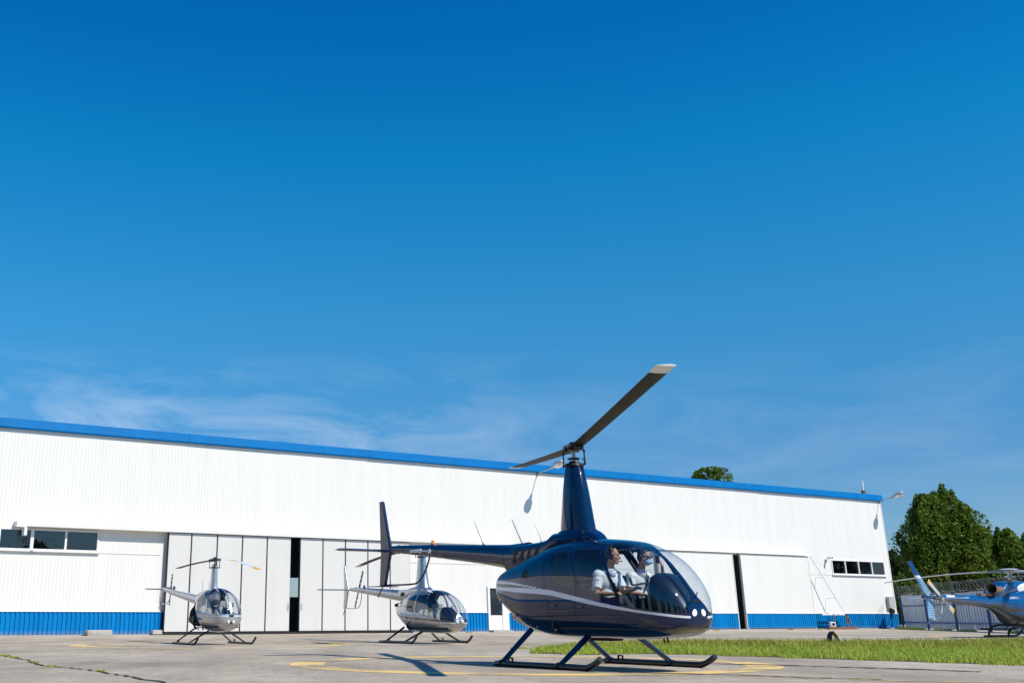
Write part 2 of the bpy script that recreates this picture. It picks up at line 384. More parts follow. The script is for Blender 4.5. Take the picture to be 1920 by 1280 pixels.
    # left sliding door: grey insulated leaves hanging outside the wall
    edges = (.02, 1.16, 2.46, 3.76, 5.07, 6.38), (6.87, 8.15, 9.44, 10.76, 12.09, 13.31)
    for leaf in edges:
        d = MB(); hb(d, leaf[0], leaf[-1], .17, .26, .10, 4.39)
        door = d.build('sliding_door', M_dark, root, smooth=False)
        for a, b in zip(leaf[:-1], leaf[1:]):
            p = MB(); p.loft([[HW(s, o, z) - root.location for (s, z) in ((a + .035 + k, .13 + k), (b - .035 - k, .13 + k), (b - .035 - k, 4.37 - k), (a + .035 + k, 4.37 - k))] for o, k in ((.26, 0), (.30, 0), (.305, .008))], True)
            p.build('door_panel', M_doorp, door, ang=20)
        h = MB(); sx = leaf[-1] - .12 if leaf[0] < 3 else leaf[0] + .12
        h.tube([HW(sx, .31, 1.1) - root.location, HW(sx, .37, 1.1) - root.location, HW(sx, .37, 1.35) - root.location, HW(sx, .31, 1.35) - root.location], .014, 6)
        h.build('door_handle', M_steel, door)
    # right sliding door: corrugated leaves, white above blue
    for a, b in ((31.2, 37.70), (38.40, 45.0)):
        d = MB(); corr(d, a, b, .96, 4.5, .30, P1, D1); hb(d, a, a + .05, .16, .325, .05, 4.5); hb(d, b - .05, b, .16, .325, .05, 4.5); hb(d, a + .05, b - .05, .16, .2, .05, 4.5)
        door = d.build('sliding_door', M_wall, root, ang=20)
        q = MB(); corr(q, a, b, .10, .965, .312, .20, .03); q.build('door_plinth', M_plinth, door, ang=20)
        q = MB(); hb(q, a, b, .30, .36, .955, .985); q.build('door_trim', M_frame, door, smooth=False)
    # rail covers
    def cover(s0, s1, z0, z1, d):
        m = MB(); ring = [(-.02, z0), (-.02, z1 + .06), (.12, z1 + .05), (d - .03, z1), (d, z1 - .03), (d, z0), (d - .02, z0), (d - .02, z1 - .05), (.1, z1 - .02), (.1, z0)]
        m.loft([[HW(s, a, b) - root.location for a, b in ring] for s in (s0, s1)], True); return m.build('rail_cover', M_wall, root, ang=25)
    rc_ = cover(-6.55, 20.1, 4.40, 4.58, .42)
    eb = MB(); hb(eb, -6.95, -6.55, .0, .46, 4.36, 4.60); hb(eb, -6.62, -6.5, .10, .50, 4.02, 4.36); eb.build('end_bracket', M_frame, rc_, smooth=False)
    cover(30.9, 45.1, 4.53, 4.60, .40)
    bc = MB(); hb(bc, -.12, 13.45, .10, .34, .0, .095); bc.build('bottom_rail', M_dark, root, smooth=False)
    th = MB(); hb(th, 31.0, 45.2, .05, .62, .0, .055); hb(th, 13.5, 31.0, .04, .22, 0, .04); hb(th, -12, -.2, .05, .25, 0, .035); hb(th, 45.2, 54, .05, .25, 0, .04); th.build('threshold', M_conc, root, smooth=False)
    # personnel door
    fr = MB(); hb(fr, 18.46, 18.60, -.02, .09, 0, 2.3); hb(fr, 19.42, 19.86, -.02, .08, 0, 2.26); hb(fr, 18.6, 19.42, -.02, .09, 2.2, 2.3); hb(fr, 18.6, 19.42, -.02, .05, 0, .84)
    dr = fr.build('personnel_door', M_frame, root, smooth=False)
    g = MB(); hb(g, 18.6, 19.42, -.02, .02, .84, 2.2); g.build('door_window', mat('dark door glass', (.02, .025, .035), .08, 0, .6), dr, smooth=False)
    h = MB(); h.tube([HW(19.36, .05, 1.0) - root.location, HW(19.36, .12, 1.0) - root.location, HW(19.2, .12, 1.0) - root.location], .012, 6); h.build('door_handle', M_steel, dr)
    st = MB(); hb(st, 18.4, 19.7, .09, .55, 0, .1); st.build('door_step', M_conc, root, smooth=False)
    # row of fixing screws / lap line across the sheets
    lap = MB(); 
    for a, b in ((-3.1, -.2), (13.4, 18.4), (19.9, 31), (44.9, 47.7)): hb(lap, a, b, .012, .0235, 3.40, 3.425)
    lap.build('lap_joint', M_wall, root, smooth=False)
    return root

# ------------------------------------------------------------------ light helicopters (one builder, three airframes)
def pchip(xs, ys):
    xs = np.array(xs, float); ys = np.array(ys, float); h = np.diff(xs); d = np.diff(ys) / h; m = np.zeros_like(ys)
    for i in range(1, len(xs) - 1):
        if d[i-1] * d[i] > 0:
            w1, w2 = 2*h[i] + h[i-1], h[i] + 2*h[i-1]; m[i] = (w1 + w2) / (w1 / d[i-1] + w2 / d[i])
    m[0], m[-1] = d[0], d[-1]
    def f(x):
        x = np.clip(np.asarray(x, float), xs[0], xs[-1]); i = np.clip(np.searchsorted(xs, x) - 1, 0, len(h) - 1)
        t = (x - xs[i]) / h[i]; return ((1+2*t)*(1-t)**2)*ys[i] + t*(1-t)**2*h[i]*m[i] + t*t*(3-2*t)*ys[i+1] + t*t*(t-1)*h[i]*m[i+1]
    return f
def sdpoly(px, pz, poly, r=0.0):          # + inside, with rounded corners
    P = np.array(poly, float); n = len(P)
    if r:                                  # shrink, then grow by r
        c = P.mean(0); A = []
        area = sum(P[i][0]*P[(i+1) % n][1] - P[(i+1) % n][0]*P[i][1] for i in range(n)); sg = 1 if area > 0 else -1
        L = []
        for i in range(n):
            e = P[(i+1) % n] - P[i]; e /= np.linalg.norm(e); nn = np.array([-e[1], e[0]]) * sg
            L.append((P[i] + nn * r, e))
        for i in range(n):
            p, e = L[i-1]; q, g = L[i]; den = e[0]*g[1] - e[1]*g[0]
            t = ((q-p)[0]*g[1] - (q-p)[1]*g[0]) / den if abs(den) > 1e-9 else 0
            A.append(p + e * t if abs(den) > 1e-9 else q)
        P = np.array(A)
    d = np.full(px.shape, 1e9); ins = np.zeros(px.shape, bool)
    for i in range(n):
        a, b = P[i], P[(i+1) % n]; e = b - a
        t = np.clip(((px-a[0])*e[0] + (pz-a[1])*e[1]) / (e @ e), 0, 1)
        d = np.minimum(d, np.hypot(px - a[0] - t*e[0], pz - a[1] - t*e[1]))
        c = ((a[1] > pz) != (b[1] > pz)) & (px < (b[0]-a[0]) * (pz-a[1]) / ((b[1]-a[1]) or 1e-12) + a[0]); ins ^= c
    return np.where(ins, d, -d) + r
class Shell:
    def __init__(s, V, F): s.V = [tuple(p) for p in V]; s.N = None; s.F = F
    def split(s, F, fn):                   # clip faces F by fn>0 -> inside, outside
        A = np.array(s.V); f = fn(A[:, 0], A[:, 1], A[:, 2]); f = np.where(np.abs(f) < 1e-7, 1e-7, f)
        ins, out = [], []; cache = {}
        def cut(i, j):
            k = (i, j) if i < j else (j, i)
            if k not in cache:
                t = f[k[0]] / (f[k[0]] - f[k[1]]); a, b = np.array(s.V[k[0]]), np.array(s.V[k[1]])
                s.V.append(tuple(a + (b-a)*t)); cache[k] = len(s.V) - 1
                if s.NN is not None: s.NN.append(tuple(np.array(s.NN[k[0]])*(1-t) + np.array(s.NN[k[1]])*t))
            return cache[k]
        for q in F:
            sg = [f[i] > 0 for i in q]
            if all(sg): ins.append(q); continue
            if not any(sg): out.append(q); continue
            a, b = [], []
            for m in range(len(q)):
                i, j = q[m], q[(m+1) % len(q)]
                (a if f[i] > 0 else b).append(i)
                if (f[i] > 0) != (f[j] > 0): c = cut(i, j); a.append(c); b.append(c)
            if len(a) > 2: ins.append(tuple(a))
            if len(b) > 2: out.append(tuple(b))
        return ins, out
    def build(s, name, F, mat, parent, off=0.0, flip=False):
        if not F: return None
        ids = sorted({i for q in F for i in q}); mp = {i: k for k, i in enumerate(ids)}
        NA = np.array([s.NN[i] for i in ids]); NA /= np.linalg.norm(NA, axis=1)[:, None] + 1e-12
        V = np.array([s.V[i] for i in ids]) + NA * off
        me = bpy.data.meshes.new(name); me.from_pydata(V.tolist(), [], [tuple(mp[i] for i in (q[::-1] if flip else q)) for q in F]); me.update()
        o = link(name, me, mat, parent, 0, True)
        me.normals_split_custom_set_from_vertices((NA * (-1 if flip else 1)).tolist())
        return o
def make_shell(T, nst=190, nar=144):
    xn, xr = T['xn'], T['xr']
    q = lambda x: np.sqrt(np.maximum(xn - np.asarray(x, float), 0))
    def tab(k): a = T[k]; return pchip([float(q(x)) for x, _ in a], [y for _, y in a])
    zt, zb, ww, zm = tab('zt'), tab('zb'), tab('w'), tab('zm')
    qs = np.linspace(.012, float(q(xr)), nst)
    ph = np.linspace(0, 2*pi, nar, endpoint=False) + pi/nar
    V = np.zeros((nst, nar, 3)); nu, nl = T.get('nu', 2.5), T.get('nl', 2.7)
    for i, qq in enumerate(qs):
        xx = xn - qq*qq; a, b, w_, m = float(zt(qq)), float(zb(qq)), float(ww(qq)), float(zm(qq))
        c, s_ = np.cos(ph), np.sin(ph); up = s_ > 0
        ex = np.where(up, 2/nu, 2/nl)
        V[i, :, 0] = xx; V[i, :, 1] = w_*np.sign(c)*np.abs(c)**ex
        V[i, :, 2] = np.where(up, m + (a-m)*np.abs(s_)**ex, m - (m-b)*np.abs(s_)**ex)
    # resample each ring evenly round its girth
    for i in range(nst):
        P = np.vstack([V[i], V[i, :1]]); d = np.r_[0, np.cumsum(np.linalg.norm(np.diff(P, axis=0), axis=1))]
        tt = np.linspace(0, d[-1], nar, endpoint=False); V[i] = np.stack([np.interp(tt, d, P[:, k]) for k in range(3)], 1)
    du = np.gradient(V, axis=0); dv = np.roll(V, -1, 1) - np.roll(V, 1, 1)
    NN = np.cross(dv, du); NN /= np.linalg.norm(NN, axis=2)[..., None] + 1e-12
    cen = V.mean(1, keepdims=True); 
    if ((V - cen) * NN).sum() < 0: NN = -NN; 
    F = [(i*nar+j, i*nar+(j+1) % nar, (i+1)*nar+(j+1) % nar, (i+1)*nar+j) for i in range(nst-1) for j in range(nar)]
    a, b, c_ = V[60, 10], V[60, 11], V[61, 11]
    if np.dot(np.cross(b-a, c_-a), NN[60, 10]) < 0: F = [q_[::-1] for q_ in F]
    S = Shell(V.reshape(-1, 3).tolist(), F); S.NN = NN.reshape(-1, 3).tolist()
    S.rear = V[-1]; S.nose = V[0]; S.fn = (lambda x: float(zt(q(x))), lambda x: float(zb(q(x))), lambda x: float(ww(q(x))), lambda x: float(zm(q(x))))
    return S

def blade_mesh(mb, r0, r1, c0, c1, droop, th=.11, twist=6, nseg=24, zc=0.0):
    """airfoil blade along +x from r0 to r1, chord along y"""
    prof = [(.5, 0), (.42, .35), (.25, .5), (0, .45), (-.3, .2), (-.5, .02), (-.3, -.12), (0, -.3), (.25, -.35), (.42, -.25)]
    rings = []
    for i in range(nseg + 1):
        t = i / nseg; r = r0 + (r1 - r0) * t; c = c0 + (c1 - c0) * t; tw = R(twist * (1 - t)); z = zc + droop * ((r / r1) ** (1.1 if droop > 0 else 2))
        rings.append([Vector((r, (y*cos(tw) - q*th*sin(tw)) * c, z + (y*sin(tw) + q*th*cos(tw)) * c)) for y, q in prof])
    return mb.loft(rings, True)

def skids(root, P, matl):
    tr, xr, xf, tip, zt, r = P['track'], P['xr'], P['xf'], P['tip'], P['tipz'], P['r']
    for sg in (-1, 1):
        y = sg * tr + P.get('yc', 0); m = MB()
        pts = [(xr, y, r*1.0), (xr + .10, y, r)] + [(xr + .1 + (xf - xr - .1) * k / 6, y, r) for k in range(1, 7)]
        for k in range(1, 8):
            a = k / 7; pts.append((xf + (tip - xf) * a, y, r + zt * a ** 1.7))
        rs = [r * .35] + [r] * (len(pts) - 1)
        m.tube(pts, rs, 12); sk = m.build('skid', matl, root)
        for xx in (xr + .35, (xr + xf) / 2, xf - .12): sh = MB(); sh.bbox((xx, y, r * .25), (.34, r * 1.5, r * .5), .008); sh.build('wear_shoe', M_black, sk)
        cl = MB(); cx = P['legs'][0][3] + .18
        cl.box((cx, y, r + .05), (.03, .02, .1)); cl.box((cx + .1, y, r + .045), (.03, .02, .09)); cl.cyl((cx, y, r + .09), (cx + .1, y, r + .09), .012, 8)
        cl.build('wheel_lug', M_black, sk)
        for (x0, y0, z0, x1) in P['legs']:
            lg = MB(); A = Vector((x0, sg * y0, z0)); B = Vector((x1, y, r * 1.3)); rr = P['lr']
            rings = []; d = (B - A); n1 = Vector((1, 0, 0)); n2 = d.cross(n1).normalized(); n1 = n2.cross(d).normalized()
            for k in range(6):
                t = k / 5; c = A + d * t; a, b = rr * 1.5 * (1 - .25 * t), rr * (1 - .2 * t)
                rings.append([c + n1 * (a * cos(2*pi*j/14)) + n2 * (b * sin(2*pi*j/14)) for j in range(14)])
            lg.loft(rings, True); l = lg.build('skid_leg', P.get('legmat', matl), root)
            cf = MB(); cf.ellipsoid(tuple(B), (rr * 1.9, rr * 1.3, rr * 1.2), None, 12, 8); cf.build('skid_joint', M_black, l)

def rotor_head(root, hub, zb, sc=1.0, ax=0.0):
    """hub, yoke, swashplate and links above the mast; ax = blade axis angle about z"""
    hz = hub[2]; M = Matrix.Translation(hub) @ Matrix.Rotation(ax, 4, 'Z') @ Matrix.Scale(sc, 4)
    T = lambda p: M @ Vector(p)
    m = MB(); m.cyl((hub[0], hub[1], zb), (hub[0], hub[1], hz - .02), .035 * sc, 14)
    mast = m.build('rotor_mast', M_steel, root)
    h = MB()
    h.loft([[T((x_, y_, z_)) for x_, y_ in ((-.26, -.05), (-.1, -.09), (.1, -.09), (.26, -.05), (.26, .05), (.1, .09), (-.1, .09), (-.26, .05))] for z_ in (-.035, .055)], True)
    h.ellipsoid(T((0, 0, .07)), (.075*sc, .075*sc, .05*sc)); h.cyl(T((-.16, -.13, .01)), T((-.16, .13, .01)), .045*sc, 12); h.cyl(T((.16, -.13, .01)), T((.16, .13, .01)), .045*sc, 12)
    h.cyl(T((0, -.15, .02)), T((0, .15, .02)), .04*sc, 12)
    hubo = h.build('rotor_hub', M_black, root)
    s = MB(); zz = -.27
    s.cyl(T((0, 0, zz - .025)), T((0, 0, zz + .02)), .17*sc, 24, .15*sc); s.cyl(T((0, 0, zz + .02)), T((0, 0, zz + .06)), .10*sc, 20, .08*sc); s.cyl(T((0, 0, zz + .09)), T((0, 0, zz + .115)), .10*sc, 20)
    s.build('swashplate', M_black, hubo)
    for a in (-1, 1):
        l = MB(); l.tube([T((a*.2, a*.13, zz)), T((a*.21, a*.13, -.05)), T((a*.2, a*.1, .0))], .012*sc, 8); l.ellipsoid(T((a*.2, a*.13, zz)), (.024*sc,)*3, None, 10, 6); l.ellipsoid(T((a*.21, a*.13, -.06)), (.024*sc,)*3, None, 10, 6)
        l.build('pitch_link', M_black, hubo)
    for k in range(3):
        l = MB(); q = 2*pi*k/3 + .6; l.cyl(T((.09*cos(q), .09*sin(q), zz - .02)), T((.07*cos(q), .07*sin(q), zz - .12)), .012*sc, 8); l.build('control_rod', M_steel, hubo)
    l = MB(); l.tube([T((.0, .15, zz + .1)), T((.1, .17, zz + .1)), T((.12, .17, zz))], .010*sc, 6); l.build('scissor_link', M_black, hubo)
    return M, hubo

def seat(root, x, y, z, mt, wd=.46):
    s = MB(); s.bbox((x + .22, y, z), (.5, wd, .13), .03); o = s.build('seat', mt, root)
    b = MB(); rings = []
    for t, d in ((0, .06), (.1, .07), (.6, .06), (1, .04)):
        cx, cz = x - .04 - .15 * t, z + .04 + .60 * t
        w2 = wd / 2 * (1 if t < .7 else .85)
        rings.append([Vector((cx + dx, y + dy, cz)) for dx, dy in ((-d, -w2 + .04), (-d, w2 - .04), (0, w2), (d, w2 - .05), (d * .7, 0), (d, -w2 + .05), (0, -w2))])
    b.loft(rings, True); b.build('seat_back', mt, o)
    return o

def interp(pts):
    xs = [p[0] for p in pts]; ys = [p[1] for p in pts]
    return lambda v: np.interp(v, xs, ys)

def light_heli(name, loc, heading, scale, D, label):
    root = empty(name, loc, R(heading), scale); tag(root, label, 'helicopter', 'helicopters parked on the apron')
    T = D['table']; S = make_shell(T); zt_, zb_, w_, zm_ = S.fn
    body, stripe_m, frame_m = D['body'], D['stripe_mat'], D['frame']
    F = S.F
    xA = interp(D['xA']); zl = interp(D['zlow']); xtop = D['xtop']; zsh = D['zsh']
    pil = interp(D['pillar'])
    def f_wind(x, y, z):
        ay = np.abs(y); xa = np.where(z < zsh, xA(z), 0); 
        xa2 = xtop + (xA(np.full_like(z, zsh)) - xtop) * np.clip(ay / (D['ysh']), 0, 1)
        k = np.clip((z - zsh + .05) / .1, 0, 1)
        xb = xA(np.minimum(z, zsh)) * (1-k) + np.minimum(xa2, xA(np.full_like(z, zsh))) * k
        return np.minimum(np.minimum(x - xb, z - zl(x)), ay - pil(z))
    glassF, F = S.split(F, f_wind)
    right = [q for q in glassF if sum(S.V[i][1] for i in q) < 0]; left = [q for q in glassF if sum(S.V[i][1] for i in q) >= 0]
    S.build('windshield', right, M_glass, root); S.build('windshield', left, M_glass, root)
    # windshield rim: thin band of the shell just outside the glass
    doors = {}
    for key, poly, rad in D['windows']:
        wF, F = S.split(F, lambda x, y, z: sdpoly(x, z, poly, rad))
        doors[key] = wF
    sh = MB()
    sealF = []
    for key, poly, rad in D['windows']:
        f1, F = S.split(F, lambda x, y, z: sdpoly(x, z, poly, rad) + .012)
        for sg in (-1, 1): S.build('window_seal', [q for q in f1 if sg * sum(S.V[i][1] for i in q) > 0], M_darkline if body is M_blue else M_black, root)
    # stripes lie 2 mm proud of the paint
    allF = F
    for stp in D['stripes']:
        c, hw = interp(stp['c']), interp(stp['h'])
        x0, x1 = stp['x']
        sF, _ = S.split(F, lambda x, y, z: np.minimum(np.minimum(hw(x) - np.abs(z - c(x)), x - x0), x1 - x))
        sF = [q for q in sF if abs(sum(S.V[i][1] for i in q) / len(q)) > stp.get('ymin', 0)]
        S.build('stripe', sF, stp['mat'], root, off=.0025)
    if D.get('belly'):
        zc, mt_ = D['belly']; bF, F = S.split(F, lambda x, y, z: zc(x) - z); S.build('belly', bF, mt_, root)
    for nm_, poly, rad, mt_ in D.get('patches', []):
        pF, F = S.split(F, lambda x, y, z: sdpoly(x, z, poly, rad))
        for sg in (-1, 1): S.build(nm_, [q for q in pF if sg * sum(S.V[i][1] for i in q) > 0], mt_, root, off=-.006)
    seam = []
    for key, poly, rad in D['doors']:
        s1, F2 = S.split(F, lambda x, y, z: sdpoly(x, z, poly, rad)); 
        inn, ring = S.split(s1, lambda x, y, z: sdpoly(x, z, poly, rad) - .008)
        F = F2; seam += ring
        for sg in (-1, 1):
            dF = [q for q in inn if sg * sum(S.V[i][1] for i in q) > 0]
            d = S.build('door', dF, body, root)
            S.build('door_seam', [q for q in ring if sg * sum(S.V[i][1] for i in q) > 0], M_black, d or root, off=-.004)
            wF = [q for q in doors.get(key, []) if sg * sum(S.V[i][1] for i in q) > 0]
            if d and wF: S.build('door_window', wF, D['winglass'], d)
            if d:
                hx, hz = poly[0][0] + .10, poly[0][1] + .30
                hd = MB(); yy = sg * (w_(hx) * 1.0 + .004); hd.bbox((hx, yy, hz), (.12, .03, .035), .008); hd.build('door_handle', M_black if body is not M_blue else M_blue, d)
    for px, a, b in D.get('seams', []):
        sm, F = S.split(F, lambda x, y, z: np.minimum(.004 - np.abs(x - px), np.minimum(z - a, b - z)))
        S.build('panel_seam', sm, M_black, root, off=-.003)
    fus = S.build('fuselage', F, body, root)
    rv = [tuple(p) for p in S.rear]; m = MB(); m.loft([S.rear.tolist(), (S.rear.mean(0) + (S.rear - S.rear.mean(0)) * .9 - np.array([.02, 0, 0])).tolist()], False)
    m.raw((S.rear.mean(0) + (S.rear - S.rear.mean(0)) * .9 - np.array([.02, 0, 0])).tolist(), [tuple(range(len(S.rear)))]); m.build('rear_panel', body, fus, ang=50)
    m = MB(); m.raw(S.nose.tolist(), [tuple(range(len(S.nose)))]); m.build('nose_cap', body, fus)
    # lining: the inner skin of the cabin
    keepF = [q for q in F + seam if min(S.V[i][0] for i in q) > D['xback']]
    S.build('cabin_lining', keepF, M_liner, root, off=-.022, flip=True)
    bk = MB(); xb = D['xback'] + .02
    ww, z0, z1 = w_(xb) * .93, zb_(xb) + .05, zt_(xb) - .06
    bk.prism([(-ww, z0 + .1), (-ww * .8, z0), (ww * .8, z0), (ww, z0 + .1), (ww, zm_(xb)), (ww * .8, z1 - .1), (ww * .55, z1), (-ww * .55, z1), (-ww * .8, z1 - .1), (-ww, zm_(xb))], .04,
             Matrix(((0, 0, 1, xb), (1, 0, 0, 0), (0, 1, 0, 0), (0, 0, 0, 1)))); bk.build('bulkhead', M_liner, root)
    fl = MB(); rings = []
    for xx in np.linspace(xb, T['xn'] - .25, 14):
        zz = D['zfloor']; yy = w_(xx) * .86; rings.append([Vector((xx, -yy, zz)), Vector((xx, yy, zz)), Vector((xx, yy, zz - .03)), Vector((xx, -yy, zz - .03))])
    fl.loft(rings, True); fl.build('cabin_floor', M_liner, root)
    for (sx, sy) in D['seats']: seat(root, sx, sy, D['zfloor'] + .14, D['seatmat'], D.get('seatw', .46))
    # instrument console; on the navy airframe its hood stands in for a dark reflection
    cx, cz, cw, chh, cl = D['console']; cy = D.get('cy', 0)
    c = MB(); rings = []; zf0 = D['zfloor']
    for t in np.linspace(0, 1, 14):
        xx = cx + cl * t; top = cz - (cz - zf0 - .16) * max(0, t * 1.02 - .05) ** 1.7; hw = cw * .5 * (1 - .45 * t ** 2); k_ = .93 if t in (0, 1) else 1
        rings.append([Vector((xx, cy + hw * k_ * np.sign(cos(a)) * abs(cos(a)) ** .55, zf0 + max(.001, (top * (1 if k_ == 1 else .99) - zf0) * abs(sin(a)) ** .5))) if sin(a) > 0 else Vector((xx, cy + hw * k_ * cos(a), zf0)) for a in np.linspace(0, 2*pi, 36, endpoint=False)])
    c.loft(rings, True); con = c.build('instrument_console', M_panel, root, ang=60)
    for k in range(4):
        d = MB(); yy = D.get('cy', 0) + cw * (-.27 + .18 * k); p = Vector((cx, yy, cz - .14)); d.cyl(p, p + Vector((-.03, 0, .0)), .04, 16); d.build('dial', M_dial, con)
    t = MB(); gx = D['grip']; zf = D['zfloor']
    t.tube([(gx[0] + .1, gx[1], zf), (gx[0] + .08, gx[1], zf + .45), (gx[0], gx[1], zf + .62)], .016, 8); t.tube([(gx[0], gx[1] - .33, zf + .6), (gx[0], gx[1] - .1, zf + .63), (gx[0], gx[1] + .1, zf + .63), (gx[0], gx[1] + .33, zf + .6)], .014, 8)
    for sg in (-1, 1): t.cyl((gx[0], gx[1] + sg * .33, zf + .6), (gx[0] - .03, gx[1] + sg * .34, zf + .71), .02, 10)
    t.build('control_stick', M_panel, root)
    D['extra'](root, S)
    skids(root, D['skid'], D['skidmat'])
    # mast fairing
    mf = MB(); rings = []
    for z, cxx, a, b in D['mast']:
        rings.append([Vector((cxx + a * np.sign(cos(q)) * abs(cos(q)) ** .85, b * np.sign(sin(q)) * abs(sin(q)) ** .85, z)) for q in np.linspace(0, 2*pi, 40, endpoint=False)])
    mf.loft(rings, True); mf.build('mast_fairing', D['mastmat'], root, ang=40)
    Mh, hubo = rotor_head(root, Vector(D['hub']), D['mast'][-1][0] - .05, D.get('hubsc', 1.0), R(D['rotor_az']))
    for k in range(2):
        bl = MB(); r1 = D['rotor_r']; dr = D['droop'][k]
        blade_mesh(bl, .24, r1, D['chord'], D['chord'], dr, nseg=28)
        A = Matrix.Translation(Vector(D['hub'])) @ Matrix.Rotation(R(D['rotor_az'] + 180 * k), 4, 'Z')
        bl.v = [tuple(A @ Vector(p)) for p in bl.v]; b = bl.build('rotor_blade', D['blademats'][k], root, ang=40)
        gr = MB(); gr.loft([[A @ Vector((x_, y_ * .5, z_)) for y_, z_ in ((-.13, -.03), (.13, -.03), (.13, .04), (-.13, .04))] for x_ in (.12, .42)], True); gr.build('blade_grip', M_black, b)
        for (ra, rb, mt_) in D['bands'][k]:
            bb = MB(); rings = []
            prof = [(.5, 0), (.42, .35), (.25, .5), (0, .45), (-.3, .2), (-.5, .02), (-.3, -.12), (0, -.3), (.25, -.35), (.42, -.25)]
            for i in range(7):
                r = ra + (rb - ra) * i / 6; t = (r - .24) / (r1 - .24); tw = R(6 * (1 - t)); z = dr * ((r / r1) ** (1.1 if dr > 0 else 2)); c_ = D['chord'] * 1.03
                rings.append([A @ Vector((r, (y*cos(tw) - q*.125*sin(tw)) * c_, z + (y*sin(tw) + q*.125*cos(tw)) * c_)) for y, q in prof])
            bb.loft(rings, True); bb.build('blade_tip' if rb >= r1 else 'blade_band', mt_, b, ang=40)
    # tail boom
    tb = MB(); rings = []
    for xx, zc, r in D['boom']:
        rings.append([Vector((xx, r * cos(q), zc + r * 1.08 * sin(q))) for q in np.linspace(0, 2*pi, 32, endpoint=False)])
    tb.loft(rings, True); boom = tb.build('tail_boom', body, root, ang=40)
    for xr_ in D.get('rings', []):
        zc = np.interp(xr_, [b[0] for b in D['boom'][::-1]], [b[1] for b in D['boom'][::-1]]); r = np.interp(xr_, [b[0] for b in D['boom'][::-1]], [b[2] for b in D['boom'][::-1]])
        q = MB(); q.loft([[Vector((xr_ + dx, (r + .003) * cos(a), zc + (r + .003) * 1.08 * sin(a))) for a in np.linspace(0, 2*pi, 32, endpoint=False)] for dx in (-.012, .012)], False); q.build('boom_joint', body, boom)
    def fin(poly, th, yc, name, mt_, par):
        m = MB(); n = len(poly); c = sum((Vector((p[0], 0, p[1])) for p in poly), Vector()) / n
        def ring(k, y): return [Vector((c.x + (p[0] - c.x) * k, yc + y, c.z + (p[1] - c.z) * (1 - (1-k)*.3))) for p in poly]
        m.loft([ring(.80, -th/2), ring(.97, -th/4), ring(1, 0), ring(.97, th/4), ring(.80, th/2)], True); return m.build(name, mt_, par, ang=30)
    fin(D['fin_up'], .07, 0, 'tail_fin', D['finmat'], root); fin(D['fin_low'], .07, 0, 'tail_fin', D['finmat'], root)
    st = MB(); (sx0, sx1, sz, y0, y1) = D['stab']; rings = []
    for t in np.linspace(0, 1, 8):
        y = y0 + (y1 - y0) * t; rings.append([Vector((sx1 + (sx0 - sx1) * u, y, sz + v * .045)) for u, v in ((0, 0), (.15, .5), (.4, .6), (1, 0), (.4, -.6), (.15, -.5))])
    st.loft(rings, True); st.build('stabilizer', D['finmat'], root, ang=40)
    # tail rotor
    tx, tz, ty, trr, tang = D['tail_rotor']
    h = MB(); h.cyl((tx, 0, tz), (tx, ty, tz), .035, 12); h.cyl((tx, ty - .04, tz), (tx, ty + .04, tz), .06, 14); h.ellipsoid((tx, ty * .45, tz), (.09, .07, .09))
    tr = h.build('tail_rotor', M_black, root)
    for k in range(2):
        A = Matrix.Translation((tx, ty, tz)) @ Matrix.Rotation(R(tang + 180*k), 4, 'Y') @ Matrix.Rotation(R(90), 4, 'X')
        b = MB(); blade_mesh(b, .06, trr, .13, .13, .0, nseg=6); b.v = [tuple(A @ Vector(p)) for p in b.v]; b.build('tail_blade', D['trmat'], tr)
        for ra, rb in D.get('trbands', []):
            q = MB(); blade_mesh(q, ra, rb, .136, .136, 0, .125, nseg=2); q.v = [tuple(A @ Vector(p)) for p in q.v]; q.build('blade_band', M_rotorw, tr)
    g = MB(); g.tube(D['guard'], .017, 8); g.build('tail_guard', M_black if body is M_blue else M_silver, root)
    if D.get('skeg'): g = MB(); g.tube(D['skeg'], .012, 8); g.build('tail_skeg', M_black, root)
    for a, b, r in D['antennas']:
        m = MB(); A, B = Vector(a), Vector(b); m.tube([A, A + (B-A)*.12, B], [r * 1.6, r, r * .5], 8); an = m.build('antenna', M_steel if body is M_blue else M_black, root)
        m = MB(); m.ellipsoid(a, (.045, .03, .022), None, 12, 6); m.build('antenna_base', M_rotorw, an)
    bx, bz = D['beacon']; m = MB(); m.cyl((bx, 0, bz - .02), (bx, 0, bz + .02), .045, 12); bo = m.build('beacon', M_black, root); m = MB(); m.cyl((bx, 0, bz + .02), (bx, 0, bz + .09), .04, 12, .03); m.build('beacon_lens', D.get('beaconmat', M_amber), bo)
    dz = D.get('dz', 0)
    if dz:
        def walk(o):
            for ch in o.children:
                if ch.name.split('.')[0] in ('skid', 'skid_leg'): continue
                if ch.type == 'MESH':
                    for v in ch.data.vertices: v.co.z += dz
                walk(ch)
        walk(root)
    return root

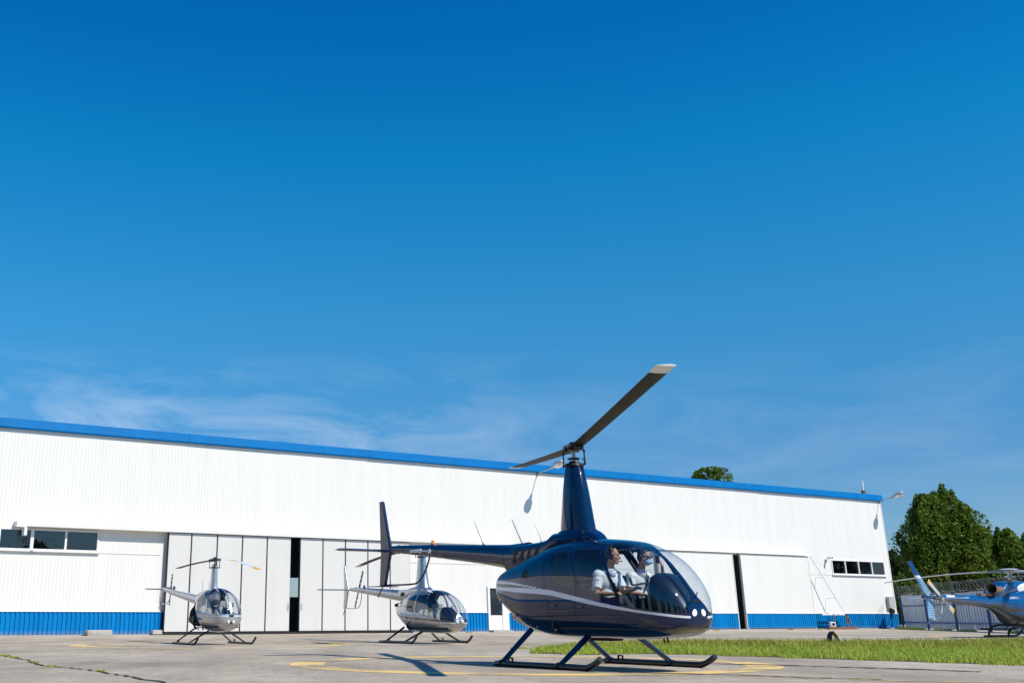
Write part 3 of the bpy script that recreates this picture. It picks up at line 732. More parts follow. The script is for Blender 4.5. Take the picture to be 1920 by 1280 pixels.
# ---- the navy turbine helicopter
def smooth_path(pts, n=24):
    xs = np.linspace(0, len(pts) - 1, n); k = np.arange(len(pts)); P = np.array(pts, float)
    f = [pchip(k, P[:, i]) for i in range(3)]; return [tuple(float(q(x)) for q in f) for x in xs]
T66 = dict(xn=2.50, xr=-1.76, nu=3.1, nl=3.1,
    zt=[(2.50, .80), (2.48, .93), (2.42, 1.05), (2.19, 1.335), (1.85, 1.635), (1.6, 1.76), (1.24, 1.87), (.7, 1.925), (.3, 1.93), (-.06, 1.90), (-.65, 1.77), (-1.09, 1.66), (-1.46, 1.56), (-1.70, 1.47), (-1.76, 1.40)],
    zb=[(2.50, .80), (2.475, .67), (2.38, .56), (2.18, .485), (1.8, .445), (1.3, .435), (.5, .435), (-.3, .45), (-.75, .51), (-1.0, .585), (-1.55, .88), (-1.70, .97), (-1.76, 1.06)],
    w=[(2.50, .06), (2.475, .22), (2.40, .365), (2.30, .475), (2.0, .64), (1.6, .72), (1.2, .74), (.6, .74), (0, .735), (-.6, .70), (-1.1, .62), (-1.55, .515), (-1.70, .455), (-1.76, .36)],
    zm=[(2.5, .80), (2.2, .86), (1.7, .97), (1.0, 1.05), (0, 1.08), (-.8, 1.10), (-1.4, 1.18), (-1.76, 1.22)])
def extra66(root, S):
    # nose light panel
    for sg in (-1, 1):
        m = MB(); c = Vector((2.478 - .02, sg * .098, .815)); d = Vector((1, sg * .28, .18)).normalized()
        m.tube([c - d * .06, c + d * .012, c + d * .024], [.07, .078, .066], 24); l = m.build('landing_light', M_steel, root)
        m = MB(); m.ellipsoid(c + d * .02, (.026, .064, .064), d.to_track_quat('X', 'Z').to_matrix(), 20, 12); m.build('light_lens', M_lamp, l)
    m = MB(); m.bbox((2.462, 0, .955), (.03, .17, .045), .01); m.build('nose_vent', M_black, root)
    m = MB(); m.tube([(2.44, 0, 1.02), (2.47, 0, 1.04), (2.5, 0, 1.09)], .008, 6); m.build('yaw_string_post', M_black, root)
    # engine cowling between roof and boom
    m = MB(); rings = []
    for xx, hw, z1, z0 in ((-1.82, .17, 1.93, 1.50), (-1.5, .21, 1.945, 1.5), (-1.1, .25, 1.95, 1.55), (-.75, .28, 1.965, 1.6), (-.55, .28, 2.0, 1.65), (-.42, .27, 2.08, 1.7), (0, .26, 2.10, 1.75), (.38, .20, 2.09, 1.8), (.5, .15, 2.03, 1.82), (.62, .10, 1.93, 1.84)):
        zc, hh = (z0 + z1) / 2, (z1 - z0) / 2
        rings.append([Vector((xx, hw * np.sign(cos(a)) * abs(cos(a)) ** .62, zc + hh * np.sign(sin(a)) * abs(sin(a)) ** .62)) for a in np.linspace(0, 2*pi, 48, endpoint=False)])
    m.loft(rings, True); cow = m.build('engine_cowling', M_blue, root, ang=45)
    for sg in (-1, 1):
        for k in range(4):
            q = MB(); x0 = -1.45 + .22 * k; dz = .035 * k
            q.prism([(x0 - .07, 1.62 + dz), (x0 + .05, 1.64 + dz), (x0 + .13, 1.86), (x0 + .02, 1.86)], .03, Matrix(((1, 0, 0, 0), (0, 0, sg, sg * (.212 + .018 * k)), (0, 1, 0, 0), (0, 0, 0, 1))))
            q.build('cowling_vent', M_black, cow)
        q = MB(); q.prism([(.02, 1.93), (.36, 1.94), (.34, 2.07), (.05, 2.08)], .03, Matrix(((1, 0, 0, 0), (0, 0, sg, sg * .185), (0, 1, 0, 0), (0, 0, 0, 1)))); q.build('air_inlet', M_black, cow)
    # scoop on each flank and static details
    for xx, zz in ((-1.55, .99), (-1.0, .77), (-.35, .60), (.12, .56)):
        q = MB(); q.ellipsoid((xx, -S.fn[2](xx) * .93, zz), (.02, .02, .02), None, 10, 6); q.build('fuel_drain', M_steel, root)
    # exhaust under the tail
    q = MB(); q.tube([(-1.1, .0, .62), (-1.45, 0, .70), (-1.72, 0, .80)], [.10, .11, .11], 18, False); q.build('exhaust_pipe', M_steel, root)
    q = MB(); q.bbox((.5, 0, .425), (.5, .3, .05), .015); q.build('belly_panel', M_black, root)
    for xx, yy in ((1.9, -.08), (1.7, .05)): q = MB(); q.cyl((xx, yy, .46), (xx + .02, yy, .39), .012, 6); q.build('belly_drain', M_black, root)
    # upper stop strip, step and mast sensor
    q = MB(); q.tube([(.30, -.2, 2.2), (.36, -.3, 2.22), (.42, -.36, 2.26)], .012, 6); q.build('air_temperature_probe', M_black, root)
    # strobe clusters on the boom flank
    q = MB(); q.bbox((-4.75, -.125, 1.985), (.36, .03, .06), .01); st = q.build('strobe_light', M_lens, root)
    q = MB(); q.cyl((-4.56, -.13, 1.98), (-4.2, -.14, 1.955), .012, 8); q.ellipsoid((-4.2, -.15, 1.955), (.05, .02, .045), None, 14, 8); q.ellipsoid((-4.55, -.135, 1.98), (.05, .02, .045), None, 14, 8); q.build('strobe_mount', M_rotorw, st)
    # small trim bar under the fin
    q = MB(); q.bbox((-6.1, -.05, 1.34), (.42, .5, .018), .004); q.build('lower_trim_plate', M_blue, root)
    # sun visor strip and central overhead console, grab handles
    q = MB(); q.bbox((1.15, 0, 1.78), (.5, .2, .07), .02); q.bbox((1.66, .1, 1.58), (.05, .06, .12), .01); q.build('overhead_console', M_panel, root)
    for sg in (-1, 1): q = MB(); q.tube([(.52, sg * .50, 1.74), (.68, sg * .64, 1.4), (.72, sg * .66, 1.2), (.70, sg * .62, .8)], .03, 10); q.build('door_post', M_liner, root)

D66 = dict(table=T66, body=M_blue, stripe_mat=M_stripe, frame=M_blue, mastmat=M_blue, finmat=M_blue, skidmat=M_skid, winglass=M_glasst, seatmat=M_seat,
    xA=[(.80, 1.74), (.93, 1.67), (1.25, 1.50), (1.56, 1.33), (1.72, 1.25)], zsh=1.74, ysh=.5, xtop=1.24,
    zlow=[(1.4, .97), (1.69, .925), (1.9, .87), (2.3, .80), (2.5, .775)], pillar=[(.76, .26), (.80, .24), (1.06, .03), (1.9, .028)],
    windows=[('rear', [(-.01, 1.64), (.20, 1.30), (.60, 1.20), (.66, 1.24), (.44, 1.72), (.22, 1.73)], .05), ('front', [(.56, 1.74), (.80, 1.24), (.92, 1.15), (1.52, .99), (1.575, 1.03), (1.24, 1.60), (1.13, 1.74)], .05)],
    doors=[('rear', [(.06, .62), (.62, .60), (.72, 1.2), (.50, 1.79), (.14, 1.79), (-.12, 1.62)], .06), ('front', [(.70, .60), (1.50, .60), (1.64, .92), (1.29, 1.58), (1.17, 1.80), (.54, 1.80), (.76, 1.2)], .06)],
    stripes=[dict(c=[(-1.8, 1.225), (-.9, 1.175), (-.38, 1.15), (.09, 1.115), (.9, .98), (1.48, .89), (2.25, .785), (2.5, .745)], h=[(-1.8, .02), (-.6, .04), (.1, .040), (.9, .033), (2.0, .018), (2.5, .016)], x=(-1.75, 2.5), mat=M_stripe, ymin=.17),
             dict(c=[(-1.8, 1.33), (-1.0, 1.28), (-.3, 1.20), (0, 1.15)], h=[(-1.8, .022), (-.3, .014), (0, .006)], x=(-1.75, -.05), mat=M_stripe)],
    patches=[('side_scoop', [(-.70, 1.37), (-.52, 1.34), (-.50, 1.47), (-.66, 1.48)], .01, M_black)], seams=[(-.38, .5, 1.72), (-1.05, .6, 1.6)], xback=.02, zfloor=.60, seats=[(.78, -.33), (.78, .33), (.12, -.33), (.12, .33)],
    cy=.05, console=(1.78, 1.38, .74, .5, .66), grip=(1.52, .0), extra=extra66,  # oversized console hood: dark windshield reflection put into its shape
    skid=dict(track=1.175, yc=.115, xr=-1.06, xf=1.18, tip=1.52, tipz=.13, r=.045, lr=.042, legs=[(-.72, .50, .56, -.82), (.66, .50, .47, .60)], legmat=M_blue),
    mast=[(1.95, .0, .46, .27), (2.06, .0, .42, .24), (2.10, .0, .385, .215), (2.105, 0, .36, .20), (2.7, 0, .26, .165), (3.12, 0, .175, .13), (3.135, 0, .16, .115)],
    hub=(0.0, 0, 3.44), rotor_az=-27, rotor_r=5.05, chord=.26, droop=(.36, .30), blademats=(M_rotor, M_rotor), bands=([(4.72, 5.06, M_rotorw)], [(4.72, 5.06, M_rotorw)]),
    boom=[(-1.30, 1.73, .235), (-1.8, 1.757, .195), (-2.75, 1.845, .155), (-4.2, 1.965, .115), (-5.60, 2.065, .07), (-5.75, 2.07, .06)], rings=[-1.82, -2.9, -4.05, -5.3],
    fin_up=[(-5.78, 2.0), (-6.22, 2.0), (-6.28, 3.07), (-6.15, 3.07)], fin_low=[(-5.80, 2.06), (-6.21, 2.06), (-6.28, 1.35), (-6.06, 1.35)],
    stab=(-6.08, -5.74, 2.04, .14, -1.22), tail_rotor=(-5.72, 2.07, .26, .74, 4), trmat=M_black,
    guard=smooth_path([(-4.42, 0, 1.86), (-4.47, 0, 1.76), (-4.66, 0, 1.52), (-4.95, 0, 1.375), (-5.4, 0, 1.365), (-6.05, 0, 1.37)]), skeg=[(-6.12, 0, 1.38), (-6.24, 0, 1.28), (-6.36, 0, 1.14)],
    antennas=[((-2.63, 0, 2.0), (-2.90, 0, 2.44), .009), ((-1.48, 0, 1.95), (-1.76, 0, 2.40), .012), ((-.95, 0, 1.97), (-1.12, 0, 2.27), .006)], beacon=(-4.29, 2.08))
heli66 = light_heli('helicopter', (3.49, 19.27, 0), -59, 1.0, D66, 'large glossy navy blue helicopter with white side stripe and two men inside, on yellow circle')

# ---- the silver four-seater and two-seater further back
def extra44(root, S):
    for sg in (-1, 1):
        m = MB(); c = Vector((2.44, sg * .095, .80)); d = Vector((1, sg * .28, .1)).normalized()
        m.tube([c - d * .06, c + d * .012, c + d * .022], [.07, .075, .062], 20); l = m.build('landing_light', M_steel, root)
        m = MB(); m.ellipsoid(c + d * .02, (.026, .06, .06), d.to_track_quat('X', 'Z').to_matrix(), 16, 10); m.build('light_lens', M_lens, l)
    m = MB(); m.bbox((2.43, 0, .93), (.03, .16, .04), .01); m.build('nose_vent', M_black, root)
    m = MB(); rings = []
    for xx, hw, z1, z0 in ((-1.5, .16, 1.85, 1.5), (-1.1, .2, 1.86, 1.5), (-.75, .24, 1.87, 1.55), (-.42, .24, 1.92, 1.6), (0, .24, 1.95, 1.65), (.4, .18, 1.90, 1.7), (.55, .1, 1.80, 1.7)):
        zc, hh = (z0 + z1) / 2, (z1 - z0) / 2
        rings.append([Vector((xx, hw * np.sign(cos(a)) * abs(cos(a)) ** .62, zc + hh * np.sign(sin(a)) * abs(sin(a)) ** .62)) for a in np.linspace(0, 2*pi, 40, endpoint=False)])
    m.loft(rings, True); cow = m.build('engine_cowling', M_silver, root, ang=45)
    for sg in (-1, 1):
        q = MB(); q.prism([(-1.2, 1.62), (-.8, 1.64), (-.75, 1.76), (-1.15, 1.76)], .03, Matrix(((1, 0, 0, 0), (0, 0, sg, sg * .21), (0, 1, 0, 0), (0, 0, 0, 1)))); q.build('cowling_vent', M_black, cow)
    q = MB(); q.tube([(-1.0, .15, .7), (-1.38, .15, .78)], [.06, .06], 14, False); q.build('exhaust_pipe', M_steel, root)
    q = MB(); q.ellipsoid((-1.20, -.30, 1.33), (.05, .16, .07), None, 14, 8); q.build('engine_air_gap', M_black, root)
    q = MB(); q.ellipsoid((.2, -.66, .78), (.035, .02, .035), None, 12, 8); q.build('fuel_cap', M_black, root)
T44 = dict(xn=2.46, xr=-1.30, nu=2.5, nl=2.5,
    zt=[(2.46, .80), (2.44, .92), (2.36, 1.06), (2.12, 1.32), (1.78, 1.57), (1.5, 1.69), (1.1, 1.79), (.6, 1.82), (.2, 1.80), (-.2, 1.74), (-.6, 1.63), (-.95, 1.52), (-1.22, 1.40), (-1.30, 1.33)],
    zb=[(2.46, .80), (2.43, .68), (2.32, .58), (2.1, .50), (1.8, .46), (1.3, .44), (.5, .44), (0, .46), (-.4, .55), (-.75, .70), (-1.05, .88), (-1.22, 1.02), (-1.30, 1.12)],
    w=[(2.46, .06), (2.435, .19), (2.36, .31), (2.26, .40), (1.95, .55), (1.6, .62), (1.2, .65), (.6, .655), (0, .64), (-.5, .58), (-.9, .49), (-1.2, .40), (-1.30, .30)],
    zm=[(2.46, .80), (2.2, .86), (1.7, .95), (1.0, 1.0), (0, 1.05), (-.8, 1.12), (-1.3, 1.22)])
D44 = dict(D66); D44.update(table=T44, body=M_silver, frame=M_silver, mastmat=M_silver, finmat=M_silver, seatmat=M_seatl, extra=extra44, winglass=M_glasst,
    xA=[(.80, 1.76), (.93, 1.62), (1.25, 1.42), (1.5, 1.28), (1.66, 1.26)], zsh=1.64, ysh=.5, xtop=1.02,
    zlow=[(1.4, .93), (1.9, .87), (2.3, .83), (2.46, .82)], pillar=[(.78, .22), (.82, .2), (1.05, .03), (1.9, .026)],
    windows=[('rear', [(.02, 1.48), (.0, 1.16), (.56, 1.08), (.54, 1.62), (.35, 1.64)], .05), ('front', [(.64, 1.64), (.66, 1.10), (1.46, .98), (1.50, 1.0), (1.26, 1.50), (1.2, 1.64)], .05)],
    doors=[('rear', [(-.06, .62), (.56, .60), (.60, 1.1), (.58, 1.69), (.25, 1.70), (-.06, 1.52)], .06), ('front', [(.62, .60), (1.46, .60), (1.58, .92), (1.30, 1.52), (1.24, 1.69), (.62, 1.70), (.64, 1.1)], .06)],
    stripes=[dict(c=[(-1.3, 1.06), (-.5, .97), (.5, .90), (1.5, .86), (2.46, .80)], h=[(-1.3, .03), (0, .02), (2.46, .018)], x=(-1.28, 2.46), mat=M_darkline, ymin=.16),
             dict(c=[(-1.3, .99), (-.5, .915), (.5, .855), (1.5, .815), (2.46, .755)], h=[(-1.3, .012), (2.46, .010)], x=(-1.28, 2.46), mat=M_stripe, ymin=.16),
             dict(c=[(-1.3, 1.48), (-.6, 1.34), (-.1, 1.10)], h=[(-1.3, .03), (-.1, .03)], x=(-1.28, -.12), mat=M_stripe)],
    seams=[], xback=-.10, zfloor=.58, seats=[(.68, -.30), (.68, .30), (.02, -.30), (.02, .30)], cy=0, console=(1.62, 1.26, .6, .5, .62), grip=(1.42, 0),
    skid=dict(track=1.05, xr=-1.25, xf=1.10, tip=1.45, tipz=.19, r=.042, lr=.035, legs=[(-.55, .42, .50, -.72), (.70, .42, .36, .62)]),
    mast=[(1.78, 0, .40, .25), (1.95, .0, .33, .2), (2.0, .0, .30, .18), (2.5, 0, .22, .14), (3.02, 0, .14, .10), (3.03, 0, .12, .09)],
    dz=-.12, hub=(0, 0, 3.18), rotor_az=0, chord=.26, droop=(-.34, -.42), bands=([(4.72, 5.06, M_rotorw)], [(4.72, 5.06, M_rotorw)]),
    boom=[(-.85, 1.62, .21), (-1.4, 1.65, .185), (-2.75, 1.75, .15), (-4.2, 1.86, .11), (-5.60, 1.95, .065), (-5.75, 1.955, .05)], rings=[-1.9, -3.2, -4.4],
    fin_up=[(-5.85, 1.9), (-6.22, 1.9), (-6.30, 2.82), (-6.18, 2.82)], fin_low=[(-5.86, 1.96), (-6.21, 1.96), (-6.30, 1.25), (-6.1, 1.25)],
    stab=(-6.05, -5.75, 1.93, .12, -1.3), tail_rotor=(-5.45, 1.95, .24, .74, -62), trmat=M_black, trbands=[(.22, .30), (.40, .48), (.58, .66)],
    guard=smooth_path([(-4.72, 0, 1.82), (-4.74, 0, 1.65), (-4.85, 0, 1.40), (-5.05, 0, 1.27), (-5.4, 0, 1.25), (-6.1, 0, 1.27)]), skeg=[(-6.15, 0, 1.27), (-6.26, 0, 1.15), (-6.35, 0, 1.02)],
    antennas=[((-2.2, 0, 1.87), (-2.4, 0, 2.2), .008)], beacon=(-4.5, 1.99), beaconmat=M_black)
heli44 = light_heli('helicopter', (1.70, 36.9, 0), -63.5, .91, D44, 'middle silver grey helicopter with black stripe, half hidden behind the navy tail boom')

def extra22(root, S):
    m = MB(); m.ellipsoid((1.475, 0, .72), (.035, .17, .06), None, 20, 10); m.build('light_recess', M_darkline, root)
    for sg in (-1, 1):
        m = MB(); c = Vector((1.49, sg * .085, .72)); m.cyl(c - Vector((.03, 0, 0)), c + Vector((.02, 0, 0)), .055, 18); l = m.build('landing_light', M_steel, root)
        m = MB(); m.ellipsoid(c + Vector((.02, 0, 0)), (.02, .048, .048), None, 16, 8); m.build('light_lens', M_lens, l)
    m = MB(); m.ellipsoid((1.51, 0, .905), (.03, .10, .035), None, 16, 8); m.build('nose_vent', M_black, root)
    # open engine bay below and behind the cabin
    m = MB(); m.bbox((-.72, 0, .78), (.62, .66, .34), .06); m.cyl((-.62, -.42, .80), (-.62, .42, .80), .11, 14); m.cyl((-.92, -.40, .80), (-.92, .40, .80), .11, 14); m.ellipsoid((-1.12, 0, .92), (.16, .34, .34), None, 20, 12); m.build('engine', M_black, root)
    m = MB()
    for sg in (-1, 1): m.tube([(-.35, sg * .3, .50), (-.7, sg * .32, .56), (-1.15, sg * .26, .85), (-1.3, sg * .1, 1.25)], .02, 8); m.tube([(-.55, sg * .32, .5), (-.85, sg * .34, .9), (-1.0, sg * .2, 1.3)], .018, 8)
    m.build('engine_frame', M_black, root)
    m = MB(); m.tube([(-.8, .2, .6), (-1.2, .22, .55), (-1.3, .22, .5)], .045, 10); m.build('exhaust_pipe', M_steel, root)
    m = MB(); rings = []
    for xx, hw, z1, z0 in ((-1.2, .14, 1.56, 1.2), (-.8, .24, 1.66, 1.1), (-.3, .26, 1.70, 1.2), (.1, .22, 1.70, 1.3), (.3, .12, 1.64, 1.4)):
        zc, hh = (z0 + z1) / 2, (z1 - z0) / 2
        rings.append([Vector((xx, hw * np.sign(cos(a)) * abs(cos(a)) ** .7, zc + hh * np.sign(sin(a)) * abs(sin(a)) ** .7)) for a in np.linspace(0, 2*pi, 40, endpoint=False)])
    m.loft(rings, True); m.build('engine_cowling', M_silver2, root, ang=45)
T22 = dict(xn=1.52, xr=-.72, nu=2.35, nl=2.4,
    zt=[(1.52, .84), (1.50, .99), (1.43, 1.16), (1.25, 1.41), (1.0, 1.59), (.72, 1.69), (.4, 1.74), (.1, 1.74), (-.2, 1.69), (-.5, 1.58), (-.66, 1.48), (-.72, 1.40)],
    zb=[(1.52, .84), (1.50, .71), (1.42, .58), (1.25, .49), (1.0, .44), (.6, .42), (.2, .44), (-.1, .55), (-.35, .76), (-.55, .98), (-.66, 1.1), (-.72, 1.18)],
    w=[(1.52, .08), (1.50, .22), (1.43, .34), (1.3, .44), (1.05, .52), (.7, .55), (.4, .55), (0, .53), (-.35, .45), (-.58, .34), (-.72, .22)],
    zm=[(1.52, .84), (1.25, .92), (.9, .98), (.4, 1.03), (-.3, 1.12), (-.72, 1.28)])
D22 = dict(D66); D22.update(table=T22, body=M_silver2, frame=M_silver2, mastmat=M_silver2, finmat=M_silver2, seatmat=M_seatl, extra=extra22, winglass=M_glass,
    xA=[(.80, .98), (1.0, .90), (1.3, .74), (1.5, .60), (1.62, .56)], zsh=1.58, ysh=.42, xtop=.40,
    zlow=[(.7, .99), (1.1, .96), (1.4, .95), (1.6, .94)], pillar=[(.8, .024), (1.9, .022)],
    windows=[('front', [(-.08, 1.48), (-.08, 1.05), (.72, .96), (.80, 1.0), (.54, 1.50), (.46, 1.60), (.2, 1.60)], .06)],
    doors=[('front', [(-.14, .66), (.76, .60), (.88, .95), (.58, 1.54), (.5, 1.66), (.1, 1.66), (-.14, 1.52)], .06)],
    stripes=[dict(c=[(-.6, 1.0), (0, .86), (.8, .88), (1.7, .90)], h=[(-.6, .012), (1.7, .012)], x=(-.55, 1.7), mat=M_stripe),
             dict(c=[(-.5, .97), (0, .83), (.5, .80)], h=[(-.5, .09), (0, .06), (.5, .01)], x=(-.45, .48), mat=M_plinth)],
    seams=[], xback=-.22, zfloor=.58, seats=[(.15, -.26), (.15, .26)], seatw=.42, cy=0, console=(1.0, 1.16, .28, .4, .4), grip=(.85, 0),
    skid=dict(track=.96, xr=-.95, xf=.95, tip=1.25, tipz=.17, r=.036, lr=.026, legs=[(-.52, .32, .50, -.62), (.52, .32, .40, .48)]),
    mast=[(1.62, 0, .22, .15), (1.70, 0, .17, .12), (1.9, 0, .155, .105), (2.42, 0, .13, .085), (2.43, 0, .11, .07)],
    dz=-.06, hub=(0, 0, 2.60), rotor_az=-3, rotor_r=3.83, chord=.185, droop=(-.42, -.12), hubsc=.85, blademats=(M_rotorw, M_rotor), bands=([(1.55, 1.95, M_rotory), (3.45, 3.84, M_rotory)], [(3.5, 3.84, M_rotor)]),
    boom=[(-.85, 1.38, .16), (-1.3, 1.41, .145), (-2.4, 1.53, .115), (-3.6, 1.67, .085), (-4.55, 1.79, .05), (-4.68, 1.80, .04)], rings=[-1.9, -2.8, -3.7],
    fin_up=[(-4.62, 1.76), (-4.88, 1.76), (-4.92, 1.79), (-4.80, 1.84)], fin_low=[(-4.62, 1.82), (-4.88, 1.82), (-4.95, 1.30), (-4.80, 1.30)],
    stab=(-4.85, -4.60, 1.80, .1, -.62), tail_rotor=(-4.40, 1.78, .2, .53, 98), trmat=M_black, trbands=[(.15, .21), (.28, .34), (.41, .47)],
    guard=smooth_path([(-3.9, 0, 1.66), (-3.92, 0, 1.5), (-4.05, 0, 1.36), (-4.3, 0, 1.3), (-4.85, 0, 1.31)]), skeg=[(-4.85, 0, 1.31), (-4.92, 0, 1.2), (-4.98, 0, 1.1)],
    antennas=[((-.9, 0, 1.66), (-1.0, 0, 2.05), .006), ((-.35, 0, 1.70), (-.45, 0, 1.95), .006)], beacon=(-3.55, 1.79), beaconmat=M_black)
heli22 = light_heli('helicopter', (-4.62, 35.3, 0), -60, .93, D22, 'small silver two seat helicopter with drooping rotor in front of the grey sliding doors')

# ------------------------------------------------------------------ blue and white helicopter at the right edge (seen from behind, nose away)
M_ecb = mat('bright blue aircraft paint', (.0015, .07, .22), .2, 0, 1.0, var=.06, bump=.02, bscale=2)
M_ecg = mat('dark grey belly paint', (.045, .055, .07), .3, .2, .8, var=.12)
M_ecl = mat('light blue fin paint', (.24, .45, .68), .3, 0, .6, var=.08)
M_ecw = mat('white aircraft paint', (.74, .76, .78), .3, 0, 1.0, var=.03)
M_exh = mat('heat stained steel', (.30, .21, .14), .4, .5, 0, var=.35, vscale=10)
def build_big_heli():
    root = empty('helicopter', (25.4, 46.5, 0), R(33), .85)
    tag(root, 'bright blue and white helicopter with striped tail fin, cut off by the right edge', 'helicopter', 'helicopters parked on the apron')
    T = dict(xn=3.3, xr=-2.3, nu=2.3, nl=2.3,
        zt=[(3.3, 1.0), (3.25, 1.2), (3.0, 1.5), (2.4, 1.9), (1.6, 2.15), (.8, 2.2), (0, 2.15), (-.8, 2.0), (-1.6, 1.83), (-2.3, 1.78)],
        zb=[(3.3, 1.0), (3.2, .8), (2.9, .6), (2.2, .46), (1.2, .42), (.2, .43), (-.7, .53), (-1.4, .90), (-2.0, 1.16), (-2.3, 1.25)],
        w=[(3.3, .08), (3.2, .3), (2.9, .6), (2.2, .85), (1.2, .93), (.2, .92), (-.6, .78), (-1.4, .46), (-2.0, .30), (-2.3, .25)],
        zm=[(3.3, 1.0), (2.0, 1.15), (0, 1.25), (-1.2, 1.40), (-2.3, 1.52)])
    S = make_shell(T, 110, 96); F = S.F
    g, F = S.split(F, lambda x, y, z: np.minimum(np.minimum(x - 2.0 + (z - 1.1) * .6, z - 1.0 + .12 * (x - 2)), np.abs(y) - .03))
    for sg in (-1, 1): S.build('windshield', [q for q in g if sg * sum(S.V[i][1] for i in q) > 0], M_glasst, root)
    for poly in ([(1.05, 1.25), (1.05, 1.95), (1.5, 2.0), (1.75, 1.9), (1.95, 1.25)], [(.15, 1.28), (.2, 1.85), (.9, 1.93), (.9, 1.25)]):
        wn, F = S.split(F, lambda x, y, z: sdpoly(x, z, poly, .08))
        for sg in (-1, 1): S.build('side_window', [q for q in wn if sg * sum(S.V[i][1] for i in q) > 0], M_glasst, root)
    wh, F = S.split(F, lambda x, y, z: np.minimum(z - 1.02 - .05 * np.sin(x * 2), 1.20 - z + .1 * x)); 
    bel, F = S.split(F, lambda x, y, z: 1.12 + np.maximum(0, -(x + .2)) * .17 - z)
    S.build('belly', bel, M_ecg, root); S.build('stripe', wh, M_ecb, root); S.build('fuselage', F, M_ecb, root)
    # boom: tapered, upper half blue, underside dark grey
    bz = [(-2.25, 1.515, .262), (-3.2, 1.57, .225), (-4.6, 1.62, .17), (-5.6, 1.655, .13), (-6.6, 1.68, .085), (-7.25, 1.69, .05)]
    for nm, a0, a1, mt_ in (('tail_boom', -.18*pi, 1.18*pi, M_ecb), ('boom_underside', 1.18*pi, 1.82*pi, M_ecg)):
        m = MB(); rings = [[Vector((x_, r * cos(a), z_ + r * 1.05 * sin(a))) for a in np.linspace(a0, a1, 26)] for x_, z_, r in bz]
        m.loft(rings, False, False); o = m.build(nm, mt_, root, ang=50)
        if nm == 'tail_boom': boom = o
    m = MB(); m.loft([[Vector((x_, (r + .004) * cos(a), z_ + (r + .004) * 1.05 * sin(a))) for a in np.linspace(.02*pi, .98*pi, 20)] for x_, z_, r in ((-5.0, 1.634, .156), (-5.35, 1.646, .142), (-5.6, 1.655, .13))], False, False); m.build('white_band', M_ecw, boom, ang=50)
    m = MB(); m.prism([(-2.9, -.12), (-1.9, -.16), (-1.9, .16), (-2.9, .12)], .1, Matrix.Translation((0, 0, 1.83))); m.build('boom_top_box', M_exh, boom)
    # engine deck
    m = MB(); rings = []
    for xx, hw, z1, z0 in ((-2.0, .22, 1.86, 1.7), (-1.5, .36, 2.05, 1.7), (-1.15, .42, 2.38, 1.8), (-.6, .46, 2.44, 1.85), (.2, .48, 2.46, 1.9), (.8, .44, 2.42, 1.95), (1.3, .3, 2.28, 2.0), (1.6, .15, 2.2, 2.05)):
        zc, hh = (z0 + z1) / 2, (z1 - z0) / 2
        rings.append([Vector((xx, hw * np.sign(cos(a)) * abs(cos(a)) ** .6, zc + hh * np.sign(sin(a)) * abs(sin(a)) ** .6)) for a in np.linspace(0, 2*pi, 44, endpoint=False)])
    m.loft(rings, True); cow = m.build('engine_cowling', M_ecb, root, ang=45)
    for sg in (-1, 1):
        m = MB(); m.ellipsoid((.55, sg * .47, 2.08), (1.0, .06, .30), None, 36, 10); m.build('cowling_panel', M_ecw, cow)
    m = MB(); pts = [(-1.0, -.16, 2.08), (-1.6, -.24, 2.03), (-2.1, -.32, 2.04), (-2.42, -.38, 2.09)]; m.tube(pts, [.15, .165, .18, .215], 22, False); m.tube(pts, [.135, .15, .168, .205], 22, False); m.build('exhaust_pipe', M_exh, root, ang=60)
    m = MB(); m.cyl((-1.75, -.26, 2.03), (-1.73, -.26, 2.03), .16, 18); m.build('exhaust_core', M_black, root)
    # mast, head and three blades
    m = MB(); m.cyl((0, 0, 2.4), (0, 0, 2.86), .09, 16); m.cyl((0, 0, 2.42), (0, 0, 2.5), .30, 20, .22); m.cyl((0, 0, 2.6), (0, 0, 2.68), .22, 20); m.build('rotor_mast', M_steel, root)
    h = MB(); h.cyl((0, 0, 2.80), (0, 0, 2.90), .22, 24); h.ellipsoid((0, 0, 2.965), (.42, .42, .05), None, 28, 8)
    hub = h.build('rotor_hub', M_ecw, root)
    for k, az in enumerate((114, 234, 354)):
        A = Matrix.Translation((0, 0, 2.87)) @ Matrix.Rotation(R(az), 4, 'Z')
        b = MB(); blade_mesh(b, .9, 5.45, .38, .36, -.42, nseg=24, th=.16); b.v = [tuple(A @ Vector(p)) for p in b.v]; bo = b.build('rotor_blade', MATS['bare steel'] if False else M_rb, root, ang=40)
        g = MB(); g.loft([[A @ Vector((x_, y_, z_)) for y_, z_ in ((-.11, -.05), (.11, -.05), (.11, .05), (-.11, .05))] for x_ in (.15, .55, .95)], True); g.build('blade_grip', M_steel, bo)
        g = MB(); g.tube([A @ Vector((.35, .2, -.25)), A @ Vector((.36, .2, .0))], .02, 8); g.ellipsoid(A @ Vector((.36, .2, 0)), (.04,)*3, None, 10, 6); g.build('pitch_link', M_steel, hub)
    # fin, stabiliser, tail rotor
    def slab(poly, th, name, mt_, par, y=0.0):
        m = MB(); n = len(poly); c = sum((Vector((p[0], 0, p[1])) for p in poly), Vector()) / n
        m.loft([[Vector((c.x + (p[0] - c.x) * k, y + yy, p[1])) for p in poly] for yy, k in ((-th/2, .8), (-th*.2, 1), (th*.2, 1), (th/2, .8))], True); return m.build(name, mt_, par, ang=30)
    f1 = slab([(-6.45, 1.72), (-7.0, 1.72), (-7.52, 2.46), (-7.17, 2.46)], .09, 'tail_fin', M_ecl, root)
    slab([(-7.17, 2.46), (-7.52, 2.46), (-7.60, 2.57), (-7.22, 2.57)], .088, 'fin_band', M_ecw, f1)
